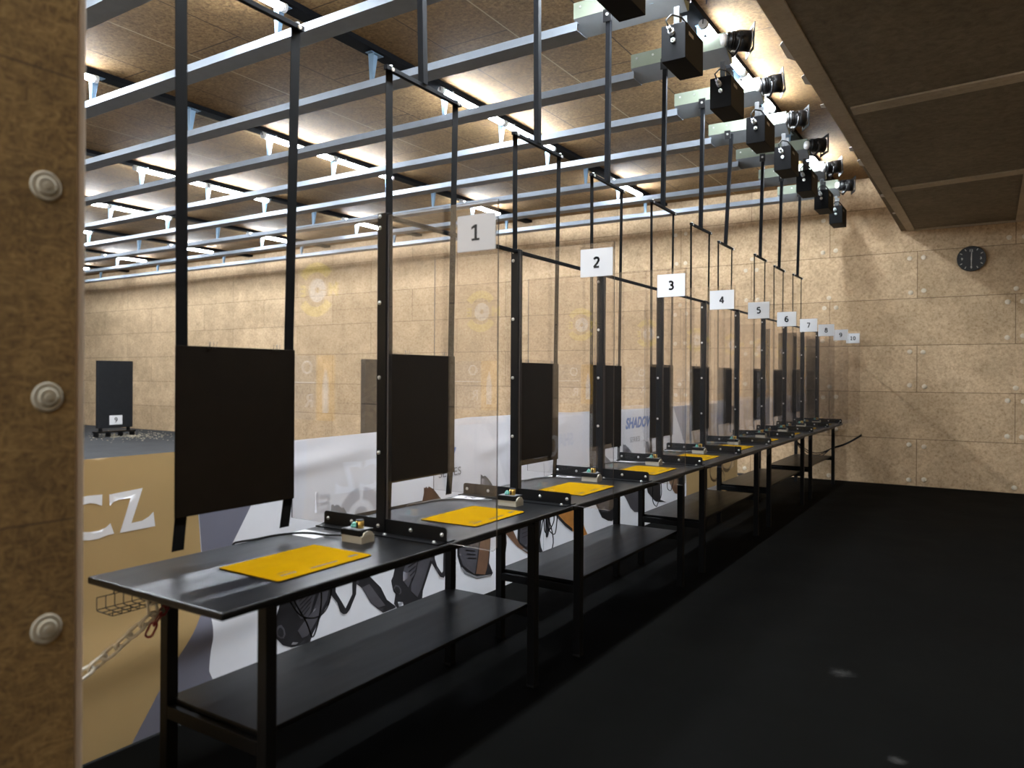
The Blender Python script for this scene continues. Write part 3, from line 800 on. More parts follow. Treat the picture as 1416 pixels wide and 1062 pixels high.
mo = sp_ = None
for k in range(3, 11):
    lb = 'black motor box hanging below the overhead rail of the %s lane' % WORDS[k - 1]
    if k == 10: lb = 'black motor box last in the row, closest to the end wall'
    loc = (-1.772, lane_y(k), 3.590)
    if mo is None: mo = make_motor(loc, lb)
    else: dup(mo, loc, lb)
    lb = 'black spotlight with white rear cap above the motor box of the %s lane' % WORDS[k - 1]
    if k == 10: lb = 'black spotlight with white rear cap, last in the row by the end wall'
    loc = (-1.660, lane_y(k) - 0.12, 4.10)
    if sp_ is None: sp_ = make_spot(loc, lb); sp_.rotation_euler = (0, 0, 0.5)
    else:
        o = dup(sp_, loc, lb)
        o.rotation_euler = (0, random.uniform(-0.12, 0.05), 0.5 + random.uniform(-0.12, 0.12))

# ---------------------------------------------------------------- tube lights
def make_tube(loc, label):
    t = thing('tube_light', label, 'light', loc, 'ceiling tube lights')
    m = MB().cyl((0, 0.03, 0), (0, 1.07, 0), 0.032, 20)
    for f in m.bm.faces:                       # opaque back along the top of the lamp
        f.normal_update()
        if f.normal.z > 0.25: f.material_index = 1
    m.build('tube', [M['tube'], M['lamp_cap']], t)
    for y0, y1 in ((-0.005, 0.035), (1.065, 1.105)): MB().cyl((0, y0, 0), (0, y1, 0), 0.036, 16).build('end_cap', M['cap_clear'], t)
    for y in (0.18, 0.90): MB().box((-0.012, y, 0.027), (0.012, y + 0.02, 0.0455)).build('clip', M['galv'], t)
    MB().tube([(0, -0.004, 0), (0.002, -0.012, 0.0), (0.004, -0.014, 0.03), (0.004, -0.010, 0.044)], 0.004, 6).build('cable', M['rubber'], t)
    return t
tb = None
for i, x in enumerate(STRIPS):
    j = 0
    for y0 in (1.62, 5.76, 9.62):
        for q in ((0, 1, 2) if i == 0 and y0 < 2 else (0, 1)):  # third tube of the near run added out of view for more light
            y = y0 + q * 1.13
            if y + 1.1 > YW or y < YS + 0.1: continue
            lb = '%s lit tube from the near end, %s ceiling row beyond the motor boxes' % (WORDS[j], WORDS[i - 1]); j += 1
            if i == 0: lb = '%s lit tube from the near end, ceiling row above the motor boxes' % WORDS[j - 1]
            loc = (x + 0.060, y, ZS - 0.045)
            if tb is None: tb = make_tube(loc, lb)
            else: dup(tb, loc, lb)
            if i == 0 and y0 < 2: dup(tb, (x + 0.165, y, ZS - 0.045), lb.replace('ceiling row', 'added unseen outer ceiling row'))  # second line of unseen tubes, added to brighten the near banner

# unseen fill tubes added behind the camera to brighten signs and near wall
for y, lb in ((-1.6, 'added fill tube under the lowered ceiling behind the shooters, nearer the tables'), (-2.1, 'added fill tube under the lowered ceiling behind the shooters, nearer the back wall')):
    o = dup(tb, (-1.68, y, ZL - 0.062), lb); o.rotation_euler = (0, 0, -PI / 2)

# ---------------------------------------------------------------- banners
def wave(y, z):
    w = 0.033 * math.exp(-((z - 0.385 - 0.05 * (y - 2.0)) / 0.10) ** 2) * (1.0 if y < 2.1 else max(0.0, 1.0 - (y - 2.1) / 0.9))
    w += 0.008 * math.sin(z * 6.0 + 0.9 * y) * min(1.0, z * 3)
    w += 0.010 * math.sin(y * 2.1 + 0.6) * (z / 1.2)
    # soft swag fold below the upper edge of the white sheets
    for (y0, y1, z0, z1, a) in ((2.1, 3.6, 1.03, 1.17, 0.016), (4.1, 4.9, 0.98, 1.16, 0.012), (5.05, 5.7, 1.08, 1.19, 0.013)):
        if y0 < y < y1:
            u = (y - y0) / (y1 - y0); zc = z0 + (z1 - z0) * u * u
            w += a * math.exp(-((z - zc) / 0.045) ** 2) * math.sin(PI * min(1, u * 1.2 + 0.1)) ** 1 if u < 0.98 else 0
    w += 0.012 * math.sin(3.1 * y + 7 * z) * math.exp(-((y - 4.35) / 0.4) ** 2)
    return w
def print_on(name, pts, mat, parent, off, step=0.05, back=False):
    """a flat printed shape that follows the banner's folds; pts are (y, z)"""
    bm = bmesh.new()
    vs = [bm.verts.new((XBAN, y, z)) for y, z in pts]
    f = bm.faces.new(vs); f.normal_update()
    bmesh.ops.triangulate(bm, faces=[f])
    ys = [p[0] for p in pts]; zs = [p[1] for p in pts]
    v = math.floor(min(ys) / step) * step
    while v < max(ys):
        bmesh.ops.bisect_plane(bm, geom=bm.verts[:] + bm.edges[:] + bm.faces[:], plane_co=(0, v, 0), plane_no=(0, 1, 0)); v += step
    step = 0.02
    v = math.floor(min(zs) / step) * step
    while v < max(zs):
        bmesh.ops.bisect_plane(bm, geom=bm.verts[:] + bm.edges[:] + bm.faces[:], plane_co=(0, 0, v), plane_no=(0, 0, 1)); v += step
    for q in bm.verts: q.co.x = XBAN + wave(q.co.y, q.co.z) + off
    for q in bm.faces:
        q.normal_update()
        if q.normal.x < 0: q.normal_flip()
        q.smooth = True
    me = bpy.data.meshes.new(name); bm.to_mesh(me); bm.free(); me.materials.append(mat)
    o = bpy.data.objects.new(name, me); C.objects.link(o); o.parent = parent
    return o
def sheet(name, outline, mat, label):
    o = print_on('sheet', outline, mat, None, 0.0, 0.05)
    o.name = name; o.data.name = name
    return tag(o, label, 'banner')
TOP = [(0.95, 1.172), (1.6, 1.171), (1.94, 1.169)]
banA = sheet('banner', [(0.95, 0.004), (1.735, 0.004), (2.12, 0.10), (2.091, 0.181), (2.101, 0.323), (2.075, 0.5), (2.052, 0.719), (2.033, 0.894), (2.02, 1.168), (1.6, 1.171), (0.95, 1.172)][:0] or
             [(0.95, 0.004), (2.14, 0.004), (2.118, 0.116), (2.091, 0.181), (2.101, 0.323), (2.075, 0.5), (2.052, 0.719), (2.033, 0.894), (2.02, 1.168), (1.6, 1.171), (0.95, 1.172)], M['tan'],
             'tan vinyl banner with white CZ letters behind the nearest table')
print_on('grey_corner', [(1.735, 0.005), (2.138, 0.005), (2.117, 0.116), (2.090, 0.181), (2.100, 0.323), (2.075, 0.5)], M['grey_vinyl'], banA, 0.0016)
print_on('letter', [(1.637, 1.025), (1.776, 1.034), (1.730, 0.898), (1.775, 0.900), (1.805, 0.913), (1.824, 0.930), (1.833, 0.868), (1.683, 0.866), (1.725, 1.000), (1.676, 1.000), (1.656, 0.994), (1.640, 0.980)], M['print_white'], banA, 0.0020)
def c_glyph():
    out = []; inn = []
    for i in range(15):
        a = math.radians(58 + 244 * i / 14)
        out.append((1.585 + 0.098 * math.cos(a), 0.945 + 0.086 * math.sin(a)))
        inn.append((1.585 + 0.066 * math.cos(a), 0.945 + 0.056 * math.sin(a)))
    return [(1.610, 1.026)] + out[1:-1] + [(1.658, 0.868), (1.642, 0.908), (1.620, 0.896)] + list(reversed(inn[2:-2])) + [(1.590, 0.997), (1.609, 0.985)]
print_on('letter', [(1.48, 1.020), (1.52, 1.030), (1.562, 1.031), (1.610, 1.029), (1.609, 0.985), (1.586, 0.996), (1.562, 1.002), (1.53, 0.999), (1.512, 0.975), (1.508, 0.945), (1.516, 0.912), (1.535, 0.895), (1.562, 0.890), (1.600, 0.889), (1.626, 0.897), (1.644, 0.911), (1.660, 0.867), (1.635, 0.866), (1.597, 0.858), (1.562, 0.858), (1.51, 0.868), (1.475, 0.90), (1.462, 0.945), (1.466, 0.99)], M['print_white'], banA, 0.0020)

banB = sheet('banner', [(2.141, 0.004), (5.06, 0.004), (5.06, 1.222), (4.55, 1.216), (4.03, 1.224), (3.6, 1.205), (3.24, 1.180), (2.63, 1.174), (2.021, 1.168), (2.034, 0.894), (2.053, 0.719), (2.076, 0.5), (2.102, 0.323), (2.092, 0.181), (2.119, 0.116)], M['white_vinyl'],
             'white vinyl banner with pistol pictures behind the first two lanes')
print_on('grey_corner', [(2.077, 0.5), (2.307, 0.883), (2.495, 1.172), (2.023, 1.166), (2.036, 0.894), (2.055, 0.719)], M['grey_vinyl'], banB, 0.0016)
banC = sheet('banner', [(5.064, 0.004), (8.30, 0.004), (8.30, 1.176), (7.3, 1.178), (6.2, 1.195), (5.5, 1.20), (5.064, 1.222)], M['white_vinyl'],
             'white vinyl banner reading SHADOW SERIES behind the middle lanes')
print_on('grey_corner', [(7.86, 1.175), (8.297, 0.70), (8.297, 1.174)], M['grey_vinyl'], banC, 0.0016)
banD = sheet('banner', [(8.304, 0.004), (10.35, 0.004), (10.42, 0.55), (10.30, 1.10), (9.3, 1.172), (8.304, 1.174)], M['tan'], 'tan vinyl banner hanging furthest along the row near the end wall')
for (yc, zc, s_) in ((9.35, 0.32, 0.16), (9.9, 0.42, 0.20), (9.62, 0.20, 0.12)):
    ring = []; inner = []
    for i in range(15):
        a = 2 * PI * i / 14 * 0.97
        ring.append((yc + s_ * 1.25 * math.cos(a), zc + s_ * math.sin(a) * 0.9)); inner.append((yc + s_ * 1.05 * math.cos(a), zc + s_ * 0.75 * math.sin(a) * 0.9))
    print_on('printed_outline', ring + list(reversed(inner)), M['tan_dark'], banD, 0.0016)
print_on('white_base', [(8.31, 0.005), (9.55, 0.005), (9.45, 0.13), (8.31, 0.14)], M['white_vinyl'], banD, 0.0016)

PRINTS = [
 ('p2', 'gun_dark', [(3.006, 0.36), (3.057, 0.322), (3.123, 0.224), (3.176, 0.178), (3.224, 0.142), (3.329, 0.143), (3.332, 0.152), (3.258, 0.208), (3.209, 0.29), (3.155, 0.34), (3.109, 0.382), (3.09, 0.46), (3.0, 0.46)], 0),
 ('p2', 'gun_mid', [(3.057, 0.326), (3.115, 0.331), (3.162, 0.274), (3.244, 0.179), (3.183, 0.181), (3.129, 0.222)], 1),
 ('p1', 'gun_dark', [(2.493, 0.416), (2.473, 0.373), (2.467, 0.353), (2.454, 0.298), (2.465, 0.216), (2.502, 0.173), (2.556, 0.146), (2.601, 0.14), (2.677, 0.135), (2.698, 0.176), (2.724, 0.208), (2.757, 0.249), (2.81, 0.304), (2.833, 0.344), (2.85, 0.56), (2.62, 0.56)], 0),
 ('p1', 'gun_mid', [(2.582, 0.372), (2.60, 0.46), (2.73, 0.46), (2.711, 0.373), (2.683, 0.291), (2.661, 0.264), (2.618, 0.27), (2.583, 0.318)], 1),
 ('p1', 'gun_mid', [(2.745, 0.391), (2.807, 0.382), (2.795, 0.323), (2.715, 0.226), (2.662, 0.175), (2.625, 0.172), (2.597, 0.217), (2.637, 0.249), (2.70, 0.288)], 1),
 ('p1', 'gun_mid', [(2.461, 0.255), (2.473, 0.276), (2.494, 0.275), (2.514, 0.249), (2.520, 0.22), (2.509, 0.204), (2.489, 0.209), (2.468, 0.227)], 1),
 ('p1', 'gun_dark', [(2.470, 0.250), (2.478, 0.264), (2.492, 0.263), (2.505, 0.246), (2.509, 0.226), (2.502, 0.214), (2.489, 0.218), (2.475, 0.231)], 2),
 ('p1', 'gun_light', [(2.555, 0.160), (2.585, 0.152), (2.60, 0.158), (2.565, 0.170)], 1),
 ('g1', 'gun_dark', [(2.828, 0.50), (2.829, 0.333), (2.869, 0.289), (2.889, 0.234), (2.913, 0.216), (2.937, 0.213), (2.962, 0.23), (3.011, 0.301), (3.020, 0.47), (2.981, 0.47), (2.982, 0.308), (2.929, 0.244), (2.896, 0.294), (2.856, 0.35), (2.856, 0.47)], 1),
 ('slide1', 'gun_dark', [(2.62, 0.55), (2.80, 0.55), (3.55, 0.56), (3.55, 0.74), (2.80, 0.745), (2.62, 0.70)], 0),
 ('slide1', 'gun_light', [(2.807, 0.73), (2.807, 0.782), (2.809, 0.818), (2.822, 0.821), (2.832, 0.809), (2.842, 0.815), (2.863, 0.81), (2.881, 0.792), (2.897, 0.794), (2.923, 0.759), (2.96, 0.73)], 1),
 ('p3', 'gun_dark', [(3.341, 0.46), (3.327, 0.377), (3.313, 0.332), (3.296, 0.308), (3.314, 0.242), (3.332, 0.223), (3.318, 0.17), (3.343, 0.139), (3.394, 0.134), (3.575, 0.134), (3.583, 0.183), (3.614, 0.235), (3.669, 0.33), (3.668, 0.50), (3.37, 0.50)], 0),
 ('p3', 'gun_mid', [(3.55, 0.42), (3.655, 0.42), (3.652, 0.355), (3.613, 0.276), (3.567, 0.201), (3.529, 0.155), (3.47, 0.207), (3.475, 0.248), (3.52, 0.311)], 1),
 ('p3', 'gun_mid', [(3.429, 0.40), (3.534, 0.40), (3.504, 0.30), (3.445, 0.235), (3.4, 0.284), (3.4, 0.337)], 1),
 ('p3', 'gun_light', [(3.350, 0.172), (3.395, 0.160), (3.40, 0.14), (3.36, 0.142)], 1),
 ('p3', 'gun_mid', [(3.314, 0.262), (3.331, 0.277), (3.36, 0.265), (3.382, 0.239), (3.382, 0.217), (3.366, 0.210), (3.335, 0.232)], 1),
 ('p3', 'gun_dark', [(3.323, 0.257), (3.335, 0.266), (3.357, 0.257), (3.371, 0.237), (3.371, 0.223), (3.36, 0.219), (3.338, 0.237)], 2),
 ('g3', 'gun_dark', [(3.645, 0.47), (3.652, 0.36), (3.665, 0.336), (3.71, 0.280), (3.752, 0.23), (3.79, 0.214), (3.811, 0.237), (3.825, 0.47), (3.782, 0.47), (3.783, 0.26), (3.769, 0.250), (3.722, 0.304), (3.697, 0.355), (3.69, 0.47)], 1),
 ('slide3', 'gun_maroon', [(3.36, 0.55), (3.60, 0.55), (4.16, 0.57), (4.16, 0.70), (3.79, 0.70), (3.738, 0.727), (3.661, 0.797), (3.616, 0.818), (3.60, 0.808), (3.591, 0.821), (3.575, 0.812), (3.566, 0.821), (3.567, 0.784), (3.54, 0.70), (3.36, 0.68)], 0),
 ('p4', 'gun_dark', [(3.921, 0.50), (3.931, 0.327), (3.971, 0.238), (4.01, 0.192), (4.142, 0.129), (4.313, 0.113), (4.334, 0.129), (4.29, 0.207), (4.311, 0.288), (4.345, 0.50)], 0),
 ('p4', 'gun_mid', [(3.945, 0.46), (3.95, 0.33), (3.99, 0.25), (4.12, 0.165), (4.152, 0.27), (4.19, 0.46)], 1),
 ('p4', 'gun_brown', [(4.203, 0.42), (4.162, 0.269), (4.132, 0.166), (4.237, 0.138), (4.262, 0.176), (4.3, 0.29), (4.327, 0.42)], 1),
 ('p4', 'gun_light', [(3.965, 0.241), (4.01, 0.194), (4.142, 0.133), (4.305, 0.117), (4.31, 0.124), (4.142, 0.147), (4.03, 0.201), (3.98, 0.243)], 1),
 ('g4', 'gun_dark', [(4.455, 0.46), (4.467, 0.30), (4.473, 0.231), (4.515, 0.236), (4.535, 0.296), (4.52, 0.46)], 1),
 ('slide4', 'gun_dark', [(3.92, 0.52), (5.0, 0.54), (5.0, 0.68), (4.39, 0.69), (4.356, 0.70), (4.323, 0.75), (4.266, 0.799), (4.235, 0.817), (4.215, 0.812), (4.204, 0.822), (4.186, 0.829), (4.186, 0.69), (3.92, 0.66)], 0),
 ('slide4', 'gun_mid', [(4.20, 0.70), (4.20, 0.80), (4.235, 0.805), (4.26, 0.785), (4.31, 0.74), (4.34, 0.70)], 1),
 ('p5', 'gun_brown', [(4.484, 0.47), (4.498, 0.386), (4.58, 0.32), (4.678, 0.242), (4.824, 0.161), (4.838, 0.173), (4.706, 0.259), (4.621, 0.372), (4.61, 0.47)], 1),
 ('p5', 'gun_dark', [(4.684, 0.47), (4.678, 0.257), (4.721, 0.234), (4.823, 0.184), (5.055, 0.124), (5.021, 0.177), (5.005, 0.235), (5.019, 0.50), (4.70, 0.50)], 0),
 ('p5', 'gun_mid', [(4.72, 0.45), (4.71, 0.27), (4.80, 0.22), (4.90, 0.30), (4.95, 0.46)], 1),
 ('p5', 'gun_light', [(4.735, 0.218), (4.80, 0.185), (4.85, 0.172), (4.77, 0.214)], 2),
]
PRINTS_C = [
 ('g5', 'gun_dark', [(5.07, 0.47), (5.075, 0.33), (5.09, 0.24), (5.12, 0.235), (5.15, 0.30), (5.14, 0.47)], 1),
 ('p6', 'gun_orange', [(5.229, 0.50), (5.229, 0.398), (5.28, 0.374), (5.401, 0.297), (5.526, 0.217), (5.674, 0.14), (5.808, 0.138), (5.749, 0.205), (5.71, 0.264), (5.671, 0.50)], 0),
 ('p6', 'gun_dark', [(5.215, 0.41), (5.279, 0.385), (5.4, 0.304), (5.526, 0.236), (5.526, 0.208), (5.395, 0.278), (5.27, 0.36)], 1),
 ('slide5', 'gun_dark', [(5.09, 0.55), (5.80, 0.55), (5.80, 0.66), (5.143, 0.68), (5.117, 0.713), (5.09, 0.72)], 0),
 ('slide6', 'gun_dark', [(5.85, 0.56), (6.50, 0.58), (6.50, 0.66), (6.289, 0.70), (6.241, 0.738), (6.099, 0.812), (5.94, 0.874), (5.90, 0.866), (5.852, 0.881), (5.90, 0.72), (5.85, 0.70)], 0),
 ('slide6', 'gun_mid', [(5.93, 0.72), (5.93, 0.83), (6.09, 0.78), (6.22, 0.70)], 1),
 ('p7', 'gun_dark', [(5.921, 0.50), (5.921, 0.427), (5.943, 0.376), (6.009, 0.309), (6.076, 0.241), (6.213, 0.19), (6.294, 0.174), (6.318, 0.183), (6.32, 0.50)], 0),
 ('p7', 'gun_mid', [(5.97, 0.46), (5.98, 0.37), (6.07, 0.29), (6.20, 0.27), (6.24, 0.46)], 1),
 ('p8', 'gun_mid', [(6.48, 0.50), (6.496, 0.41), (6.596, 0.335), (6.7, 0.238), (6.806, 0.18), (6.968, 0.155), (6.939, 0.246), (6.86, 0.50)], 0),
 ('slide7', 'gun_mid', [(6.50, 0.56), (7.05, 0.58), (7.05, 0.67), (6.777, 0.70), (6.749, 0.768), (6.668, 0.818), (6.588, 0.856), (6.56, 0.85), (6.537, 0.865), (6.538, 0.70)], 0),
 ('p9', 'gun_dark', [(7.06, 0.50), (7.134, 0.329), (7.31, 0.228), (7.37, 0.202), (7.666, 0.156), (7.492, 0.208), (7.491, 0.50)], 0),
 ('slide8', 'gun_mid', [(7.10, 0.57), (7.70, 0.60), (7.70, 0.68), (7.326, 0.697), (7.249, 0.761), (7.173, 0.847), (7.14, 0.84), (7.099, 0.852)], 0),
 ('p10', 'gun_brown', [(7.71, 0.48), (7.717, 0.406), (7.842, 0.273), (7.926, 0.218), (8.02, 0.198), (8.06, 0.48)], 0),
]
for ban, lst in ((banB, PRINTS), (banC, PRINTS_C)):
    for (nm, mk, pts, lv) in lst:
        print_on('printed_pistol', pts, M[mk], ban, 0.0018 + 0.0012 * lv)
def ring_pts(cy, cz, r0, r1, a0, a1, n=12, sy=1.0):
    A = [(cy + sy * r1 * math.cos(math.radians(a0 + (a1 - a0) * i / n)), cz + r1 * math.sin(math.radians(a0 + (a1 - a0) * i / n))) for i in range(n + 1)]
    B = [(cy + sy * r0 * math.cos(math.radians(a0 + (a1 - a0) * i / n)), cz + r0 * math.sin(math.radians(a0 + (a1 - a0) * i / n))) for i in range(n + 1)]
    return A + list(reversed(B))
for a0, a1 in ((8, 84), (96, 172)): print_on('pale_emblem', ring_pts(3.03, 0.735, 0.085, 0.150, a0, a1, sy=1.15), M['ghost'], banB, 0.0014)
print_on('pale_emblem', ring_pts(3.03, 0.735, 0.0, 0.045, 5, 175, sy=1.15), M['ghost'], banB, 0.0014)
for pts in ([(2.70, 0.79), (2.72, 0.79), (2.72, 0.90), (2.70, 0.90)], [(2.735, 0.88), (2.80, 0.88), (2.80, 0.79), (2.735, 0.79), (2.735, 0.805), (2.782, 0.805), (2.782, 0.829), (2.735, 0.829), (2.735, 0.843), (2.782, 0.843), (2.782, 0.865), (2.735, 0.865)]):
    print_on('pale_emblem', pts, M['ghost'], banB, 0.0014)
# fine dark lines: grip grooves and printed cords
def groove(a, b, ban, w=0.004, mk='gun_dark', lv=2):
    (y0, z0), (y1, z1) = a, b; d = Vector((y1 - y0, z1 - z0)).normalized(); nx, nz = -d.y * w / 2, d.x * w / 2
    print_on('printed_line', [(y0 + nx, z0 + nz), (y1 + nx, z1 + nz), (y1 - nx, z1 - nz), (y0 - nx, z0 - nz)], M[mk], ban, 0.0018 + 0.0012 * lv)
for i in range(5): groove((2.60 + 0.006 * i, 0.365 - i * 0.022), (2.70 - i * 0.006, 0.42 - i * 0.026), banB, 0.006)
for i in range(5): groove((3.43 + 0.01 * i, 0.385 - i * 0.028), (3.52 - 0.004 * i, 0.40 - i * 0.026), banB, 0.006)
for i in range(6): groove((3.97 + 0.015 * i, 0.44 - i * 0.03), (4.10 + 0.008 * i, 0.40 - i * 0.026), banB, 0.006)
for i in range(5): groove((4.74, 0.42 - i * 0.03), (4.93, 0.43 - i * 0.03), banB, 0.005)
# lettering on the white sheets
def banner_word(s, size, mat, y, z, ban, shear=0.0, bold=0.0, sx=1.0):
    o = lettering('lettering', s, size, mat, (0, 0, 0), (0, 1, 0), (0, 0, 1), ban, bold, shear, sx)
    for v in o.data.vertices:
        yy = v.co.y + y; zz = v.co.z + z
        v.co = Vector((XBAN + wave(yy, zz) + 0.0022 + max(0, v.co.x), yy, zz))
    return o
banner_word('SHADOW', 0.135, M['blue_ink'], 3.595, 0.985, banB, 0.12, 0.006, 1.0)
banner_word('SERIES', 0.072, M['gun_dark'], 3.835, 0.882, banB, 0.0, -0.0005, 1.25)
banner_word('SHADOW', 0.140, M['blue_ink'], 6.93, 1.052, banC, 0.12, 0.006, 1.06)
banner_word('SERIES', 0.072, M['gun_dark'], 6.82, 0.888, banC, 0.0, -0.0005, 1.25)

# ---------------------------------------------------------------- printed signs on the near side wall (seen mirrored in the panes)
def side_poly(name, pts, mat, parent, d=0.003):
    return MB().prism(pts, (0, YS, 0), (1, 0, 0), (0, 0, 1), (0, d, 0)).build(name, mat, parent)
def arc(cx, cz, r0, r1, a0, a1, n=20):
    o = [(cx + r1 * math.cos(math.radians(a0 + (a1 - a0) * i / n)), cz + r1 * math.sin(math.radians(a0 + (a1 - a0) * i / n))) for i in range(n + 1)]
    i_ = [(cx + r0 * math.cos(math.radians(a0 + (a1 - a0) * i / n)), cz + r0 * math.sin(math.radians(a0 + (a1 - a0) * i / n))) for i in range(n + 1)]
    return o + list(reversed(i_))
t = thing('wall_emblem', 'round yellow ring emblem with pale centre on the side wall', 'emblem', (0, 0, 0))
side_poly('ring', arc(-4.075, 2.11, 0.125, 0.195, 38, 145), M['gold_print'], t)
side_poly('ring', arc(-4.075, 2.11, 0.125, 0.195, 215, 325), M['gold_print'], t)
side_poly('disc', arc(-4.06, 2.105, 0.022, 0.085, 0, 356, 28), M['print_white'], t)
lettering('lettering', 'M', 0.13, M['gold_print'], (-3.90, YS + 0.003, 2.105), (-1, 0, 0), (0, 0, 1), t, 0.004)
lettering('lettering', 'E', 0.11, M['gold_print'], (-4.205, YS + 0.003, 2.105), (-1, 0, 0), (0, 0, 1), t, 0.004)
t = thing('wall_poster', 'amber and grey poster with a pale cartridge shape on the side wall', 'poster', (0, 0, 0))
side_poly('amber_field', [(-3.885, 1.175), (-3.885, 1.640), (-4.065, 1.640), (-4.065, 1.175)], M['amber_print'], t, 0.002)
side_poly('grey_field', [(-4.067, 1.175), (-4.067, 1.640), (-4.40, 1.640), (-4.40, 1.175)], M['grey_print'], t, 0.002)
side_poly('cartridge', [(-3.945, 1.23), (-3.942, 1.40), (-3.952, 1.48), (-3.972, 1.545), (-3.992, 1.48), (-4.002, 1.40), (-4.000, 1.23)], M['print_white'], t, 0.0035)
lettering('lettering', 'O', 0.14, M['print_white'], (-4.16, YS + 0.003, 1.555), (-1, 0, 0), (0, 0, 1), t)
lettering('lettering', 'R', 0.14, M['print_white'], (-4.14, YS + 0.003, 1.315), (-1, 0, 0), (0, 0, 1), t)
side_poly('rule', [(-4.075, 1.440), (-4.075, 1.450), (-4.39, 1.450), (-4.39, 1.440)], M['print_white'], t, 0.0035)
t2 = thing('wall_lettering', 'dark GUGA R lettering on the side wall', 'lettering', (0, 0, 0))
lettering('lettering', 'GUGA R', 0.115, M['ink'], (-4.00, YS + 0.003, 1.100), (-1, 0, 0), (0, 0, 1), t2, -0.0015)

# ---------------------------------------------------------------- target stands down range
def stand(loc, num, label):
    t = thing('target_stand', label, 'target stand', loc, 'target stands down range')
    MB().box((-0.06, -0.42, 0.21), (0.06, 0.42, 1.81), 0.006).build('backstop', M['target'], t)
    m = MB()
    for y in (-0.34, 0.34): m.box((-0.05, y - 0.02, 0.10), (0.05, y + 0.02, 0.21))
    m.box((-0.10, -0.475, 0.10), (0.10, 0.475, 0.135))
    for y in (-0.44, -0.15, 0.15, 0.44): m.box((-0.09, y - 0.015, 0.0), (0.09, y + 0.015, 0.10))
    m.build('base_frame', M['steel_black'], t)
    if num:
        c_ = MB().box((0.0605, -0.155, 0.285), (0.066, 0.155, 0.505)).build('number_card', M['paper'], t)
        lettering('numeral', num, 0.17, M['ink'], (0.0665, 0, 0.395), (0, 1, 0), (0, 0, 1), c_, 0.003)
    MB().cyl((0.058, 0.09, 1.30), (0.0615, 0.09, 1.30), 0.045, 14).build('bullet_mark', M['rubber'], t)
    return t
stand((-17.7, lane_y(9), 0), '9', 'black target stand numbered 9 far down range')
stand((-10.2, lane_y(10), 0), None, 'black target stand half hidden behind the post of divider 1')
# crumbs of backing material lying round the far stand: nobody could count them
m = MB()
for i in range(380):
    a = random.uniform(0, 2 * PI); r = abs(random.gauss(0, 0.55))
    x = -17.5 + r * math.cos(a) * 1.5; y = lane_y(9) + 0.3 + r * math.sin(a) * 1.1
    s_ = random.uniform(0.005, 0.015)
    if y > YW - 0.1: continue
    m.box((x - s_, y - s_ * random.uniform(0.5, 1.2), 0.0), (x + s_, y + s_, s_ * 0.8))
o = m.build('debris', M['crumb']); tag(o, 'pale crumbs scattered on the range floor round the far stand', 'debris'); o['kind'] = 'stuff'

# ---------------------------------------------------------------- cables hanging below the tables' back edge
def hank(path, label, r=0.0035):
    out = []
    P = [Vector((-2.435 + 0.012 * (i % 2), y, z)) for i, (y, z) in enumerate(path)]
    for i in range(len(P) - 1):
        for q in range(6):
            a = P[max(i - 1, 0)]; b = P[i]; c = P[i + 1]; d = P[min(i + 2, len(P) - 1)]; u = q / 6
            out.append(0.5 * ((2 * b) + (c - a) * u + (2 * a - 5 * b + 4 * c - d) * u * u + (3 * b - a - 3 * c + d) * u ** 3))
    out.append(P[-1])
    tag(MB().tube(out, r, 6).build('hanging_cable', M['rubber']), label, 'cable', 'cables hanging below the tables')
zt = ZT - 0.026
hank([(2.02, zt), (2.06, 0.68), (2.106, 0.596), (2.171, 0.495), (2.284, 0.459), (2.334, 0.515), (2.36, 0.65), (2.37, zt)], 'black cable drooping in a loop below the nearest table, upper strand')
hank([(2.08, zt), (2.10, 0.70), (2.132, 0.589), (2.203, 0.456), (2.252, 0.381), (2.284, 0.509), (2.29, 0.68), (2.29, zt)], 'black cable drooping in a loop below the nearest table, lower strand')
hank([(4.22, zt), (4.21, 0.66), (4.188, 0.52), (4.125, 0.382), (4.227, 0.287), (4.321, 0.402), (4.271, 0.577), (4.20, 0.60), (4.24, 0.48), (4.33, 0.55), (4.30, 0.70), (4.29, zt)], 'black cable coiled below the second table, beside its front left leg')
hank([(4.24, zt), (4.22, 0.66), (4.26, 0.52), (4.34, 0.456), (4.398, 0.571), (4.41, 0.70), (4.40, zt)], 'short black cable loop below the second table, right of the coil')
hank([(6.02, zt), (6.05, 0.62), (6.08, 0.44), (6.133, 0.38), (6.20, 0.40), (6.251, 0.47), (6.27, 0.62), (6.28, zt)], 'long black cable loop below the third table')
hank([(6.37, zt), (6.388, 0.60), (6.43, 0.50), (6.478, 0.474), (6.54, 0.50), (6.569, 0.60), (6.58, zt)], 'short black cable loop below the third table, right of the long loop')

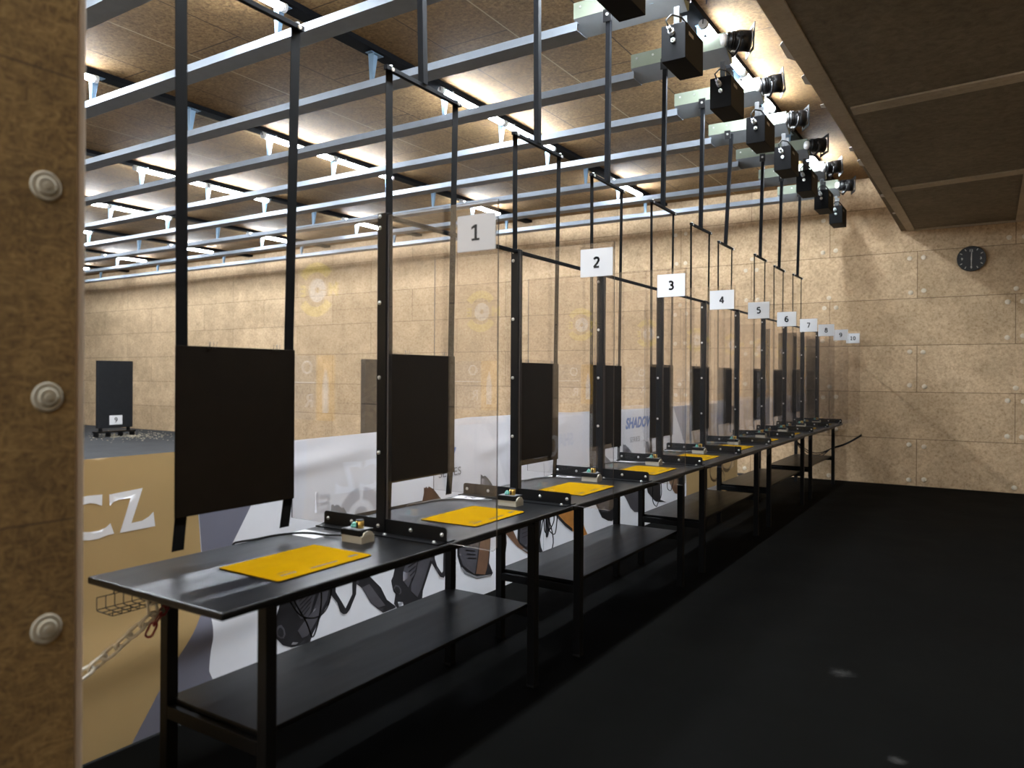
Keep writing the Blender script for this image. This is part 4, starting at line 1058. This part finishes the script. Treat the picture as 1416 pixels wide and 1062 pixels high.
# ---------------------------------------------------------------- clock
ck = thing('wall_clock', 'round black wall clock high on the end wall', 'clock', (-0.216, YW, 3.104))
MB().cyl((0, 0, 0), (0, -0.028, 0), 0.168, 40).build('body', M['clock'], ck)
m = MB().tube([(0.165 * math.cos(2 * PI * i / 40), -0.028, 0.165 * math.sin(2 * PI * i / 40)) for i in range(40)], 0.005, 6, True); m.build('rim', M['clock'], ck)
for i in range(12):
    if i % 3 == 0: continue
    a = 2 * PI * i / 12; d = Vector((math.sin(a), 0, math.cos(a))); s_ = Vector((math.cos(a), 0, -math.sin(a)))
    m = MB(); m.prism([(0.122, -0.004), (0.15, -0.004), (0.15, 0.004), (0.122, 0.004)], (0, -0.0285, 0), d, s_, (0, -0.001, 0)); m.build('hour_mark', M['clock_mark'], ck)
for s_, x, z in (('12', 0, 0.108), ('3', 0.108, 0), ('6', 0, -0.108), ('9', -0.108, 0)):
    lettering('numeral', s_, 0.045, M['clock_mark'], (x, -0.0295, z), (1, 0, 0), (0, 0, 1), ck, 0.001)
MB().prism([(-0.007, -0.02), (0.007, -0.02), (0.004, 0.085), (-0.004, 0.085)], (0, -0.0305, 0), (1, 0, 0.0), (0.04, 0, 1), (0, -0.001, 0)).build('hour_hand', M['clock_mark'], ck)
MB().prism([(-0.005, 0.03), (0.005, 0.03), (0.003, -0.135), (-0.003, -0.135)], (0, -0.0325, 0), (1, 0, 0), (0, 0, 1), (0, -0.001, 0)).build('minute_hand', M['clock_mark'], ck)

# ---------------------------------------------------------------- cables at the far end, offcut
for q, (dy, sag, lb) in enumerate(((0.0, 0.10, 'black cable looping from the last table to the wall, lowest of three'), (0.02, 0.05, 'black cable looping from the last table to the wall, middle of three'), (0.04, 0.02, 'black cable looping from the last table to the wall, highest of three'))):
    pts = []
    for i in range(17):
        u = i / 16; x = -2.38 + u * 0.46; pts.append((x, 11.35 + 0.12 * u + dy, 0.60 - 0.12 * u - (0.10 + sag) * math.sin(PI * u) + 0.0))
    for i in range(1, 10):
        u = i / 9; pts.append((-1.92 + u * 0.37, 11.47 + u * (YW - 11.49) + dy * (1 - u), 0.48 + u * 0.19 + q * 0.008 - 0.03 * math.sin(PI * u)))
    tag(MB().tube(pts, 0.007, 6).build('loose_cable', M['rubber']), lb, 'cable')
oc = MB().prism([(-3.55, 10.75), (-3.05, 10.60), (-2.98, 11.25), (-3.45, 11.45)], (0, 0, 0.0), (1, 0, 0), (0, 1, 0), (0, 0, 0.022))
tag(oc.build('board_offcut', M['osb_side']), 'chipboard offcut lying on the floor behind the last tables', 'board')

# ---------------------------------------------------------------- world and view
w = bpy.data.worlds.new('world'); S.world = w; w.use_nodes = True
w.node_tree.nodes['Background'].inputs[0].default_value = (0, 0, 0, 1)
S.view_settings.view_transform = 'Standard'; S.view_settings.look = 'None'
S.view_settings.gamma = 1.0; S.view_settings.use_curve_mapping = False
S.view_settings.exposure = 0.0
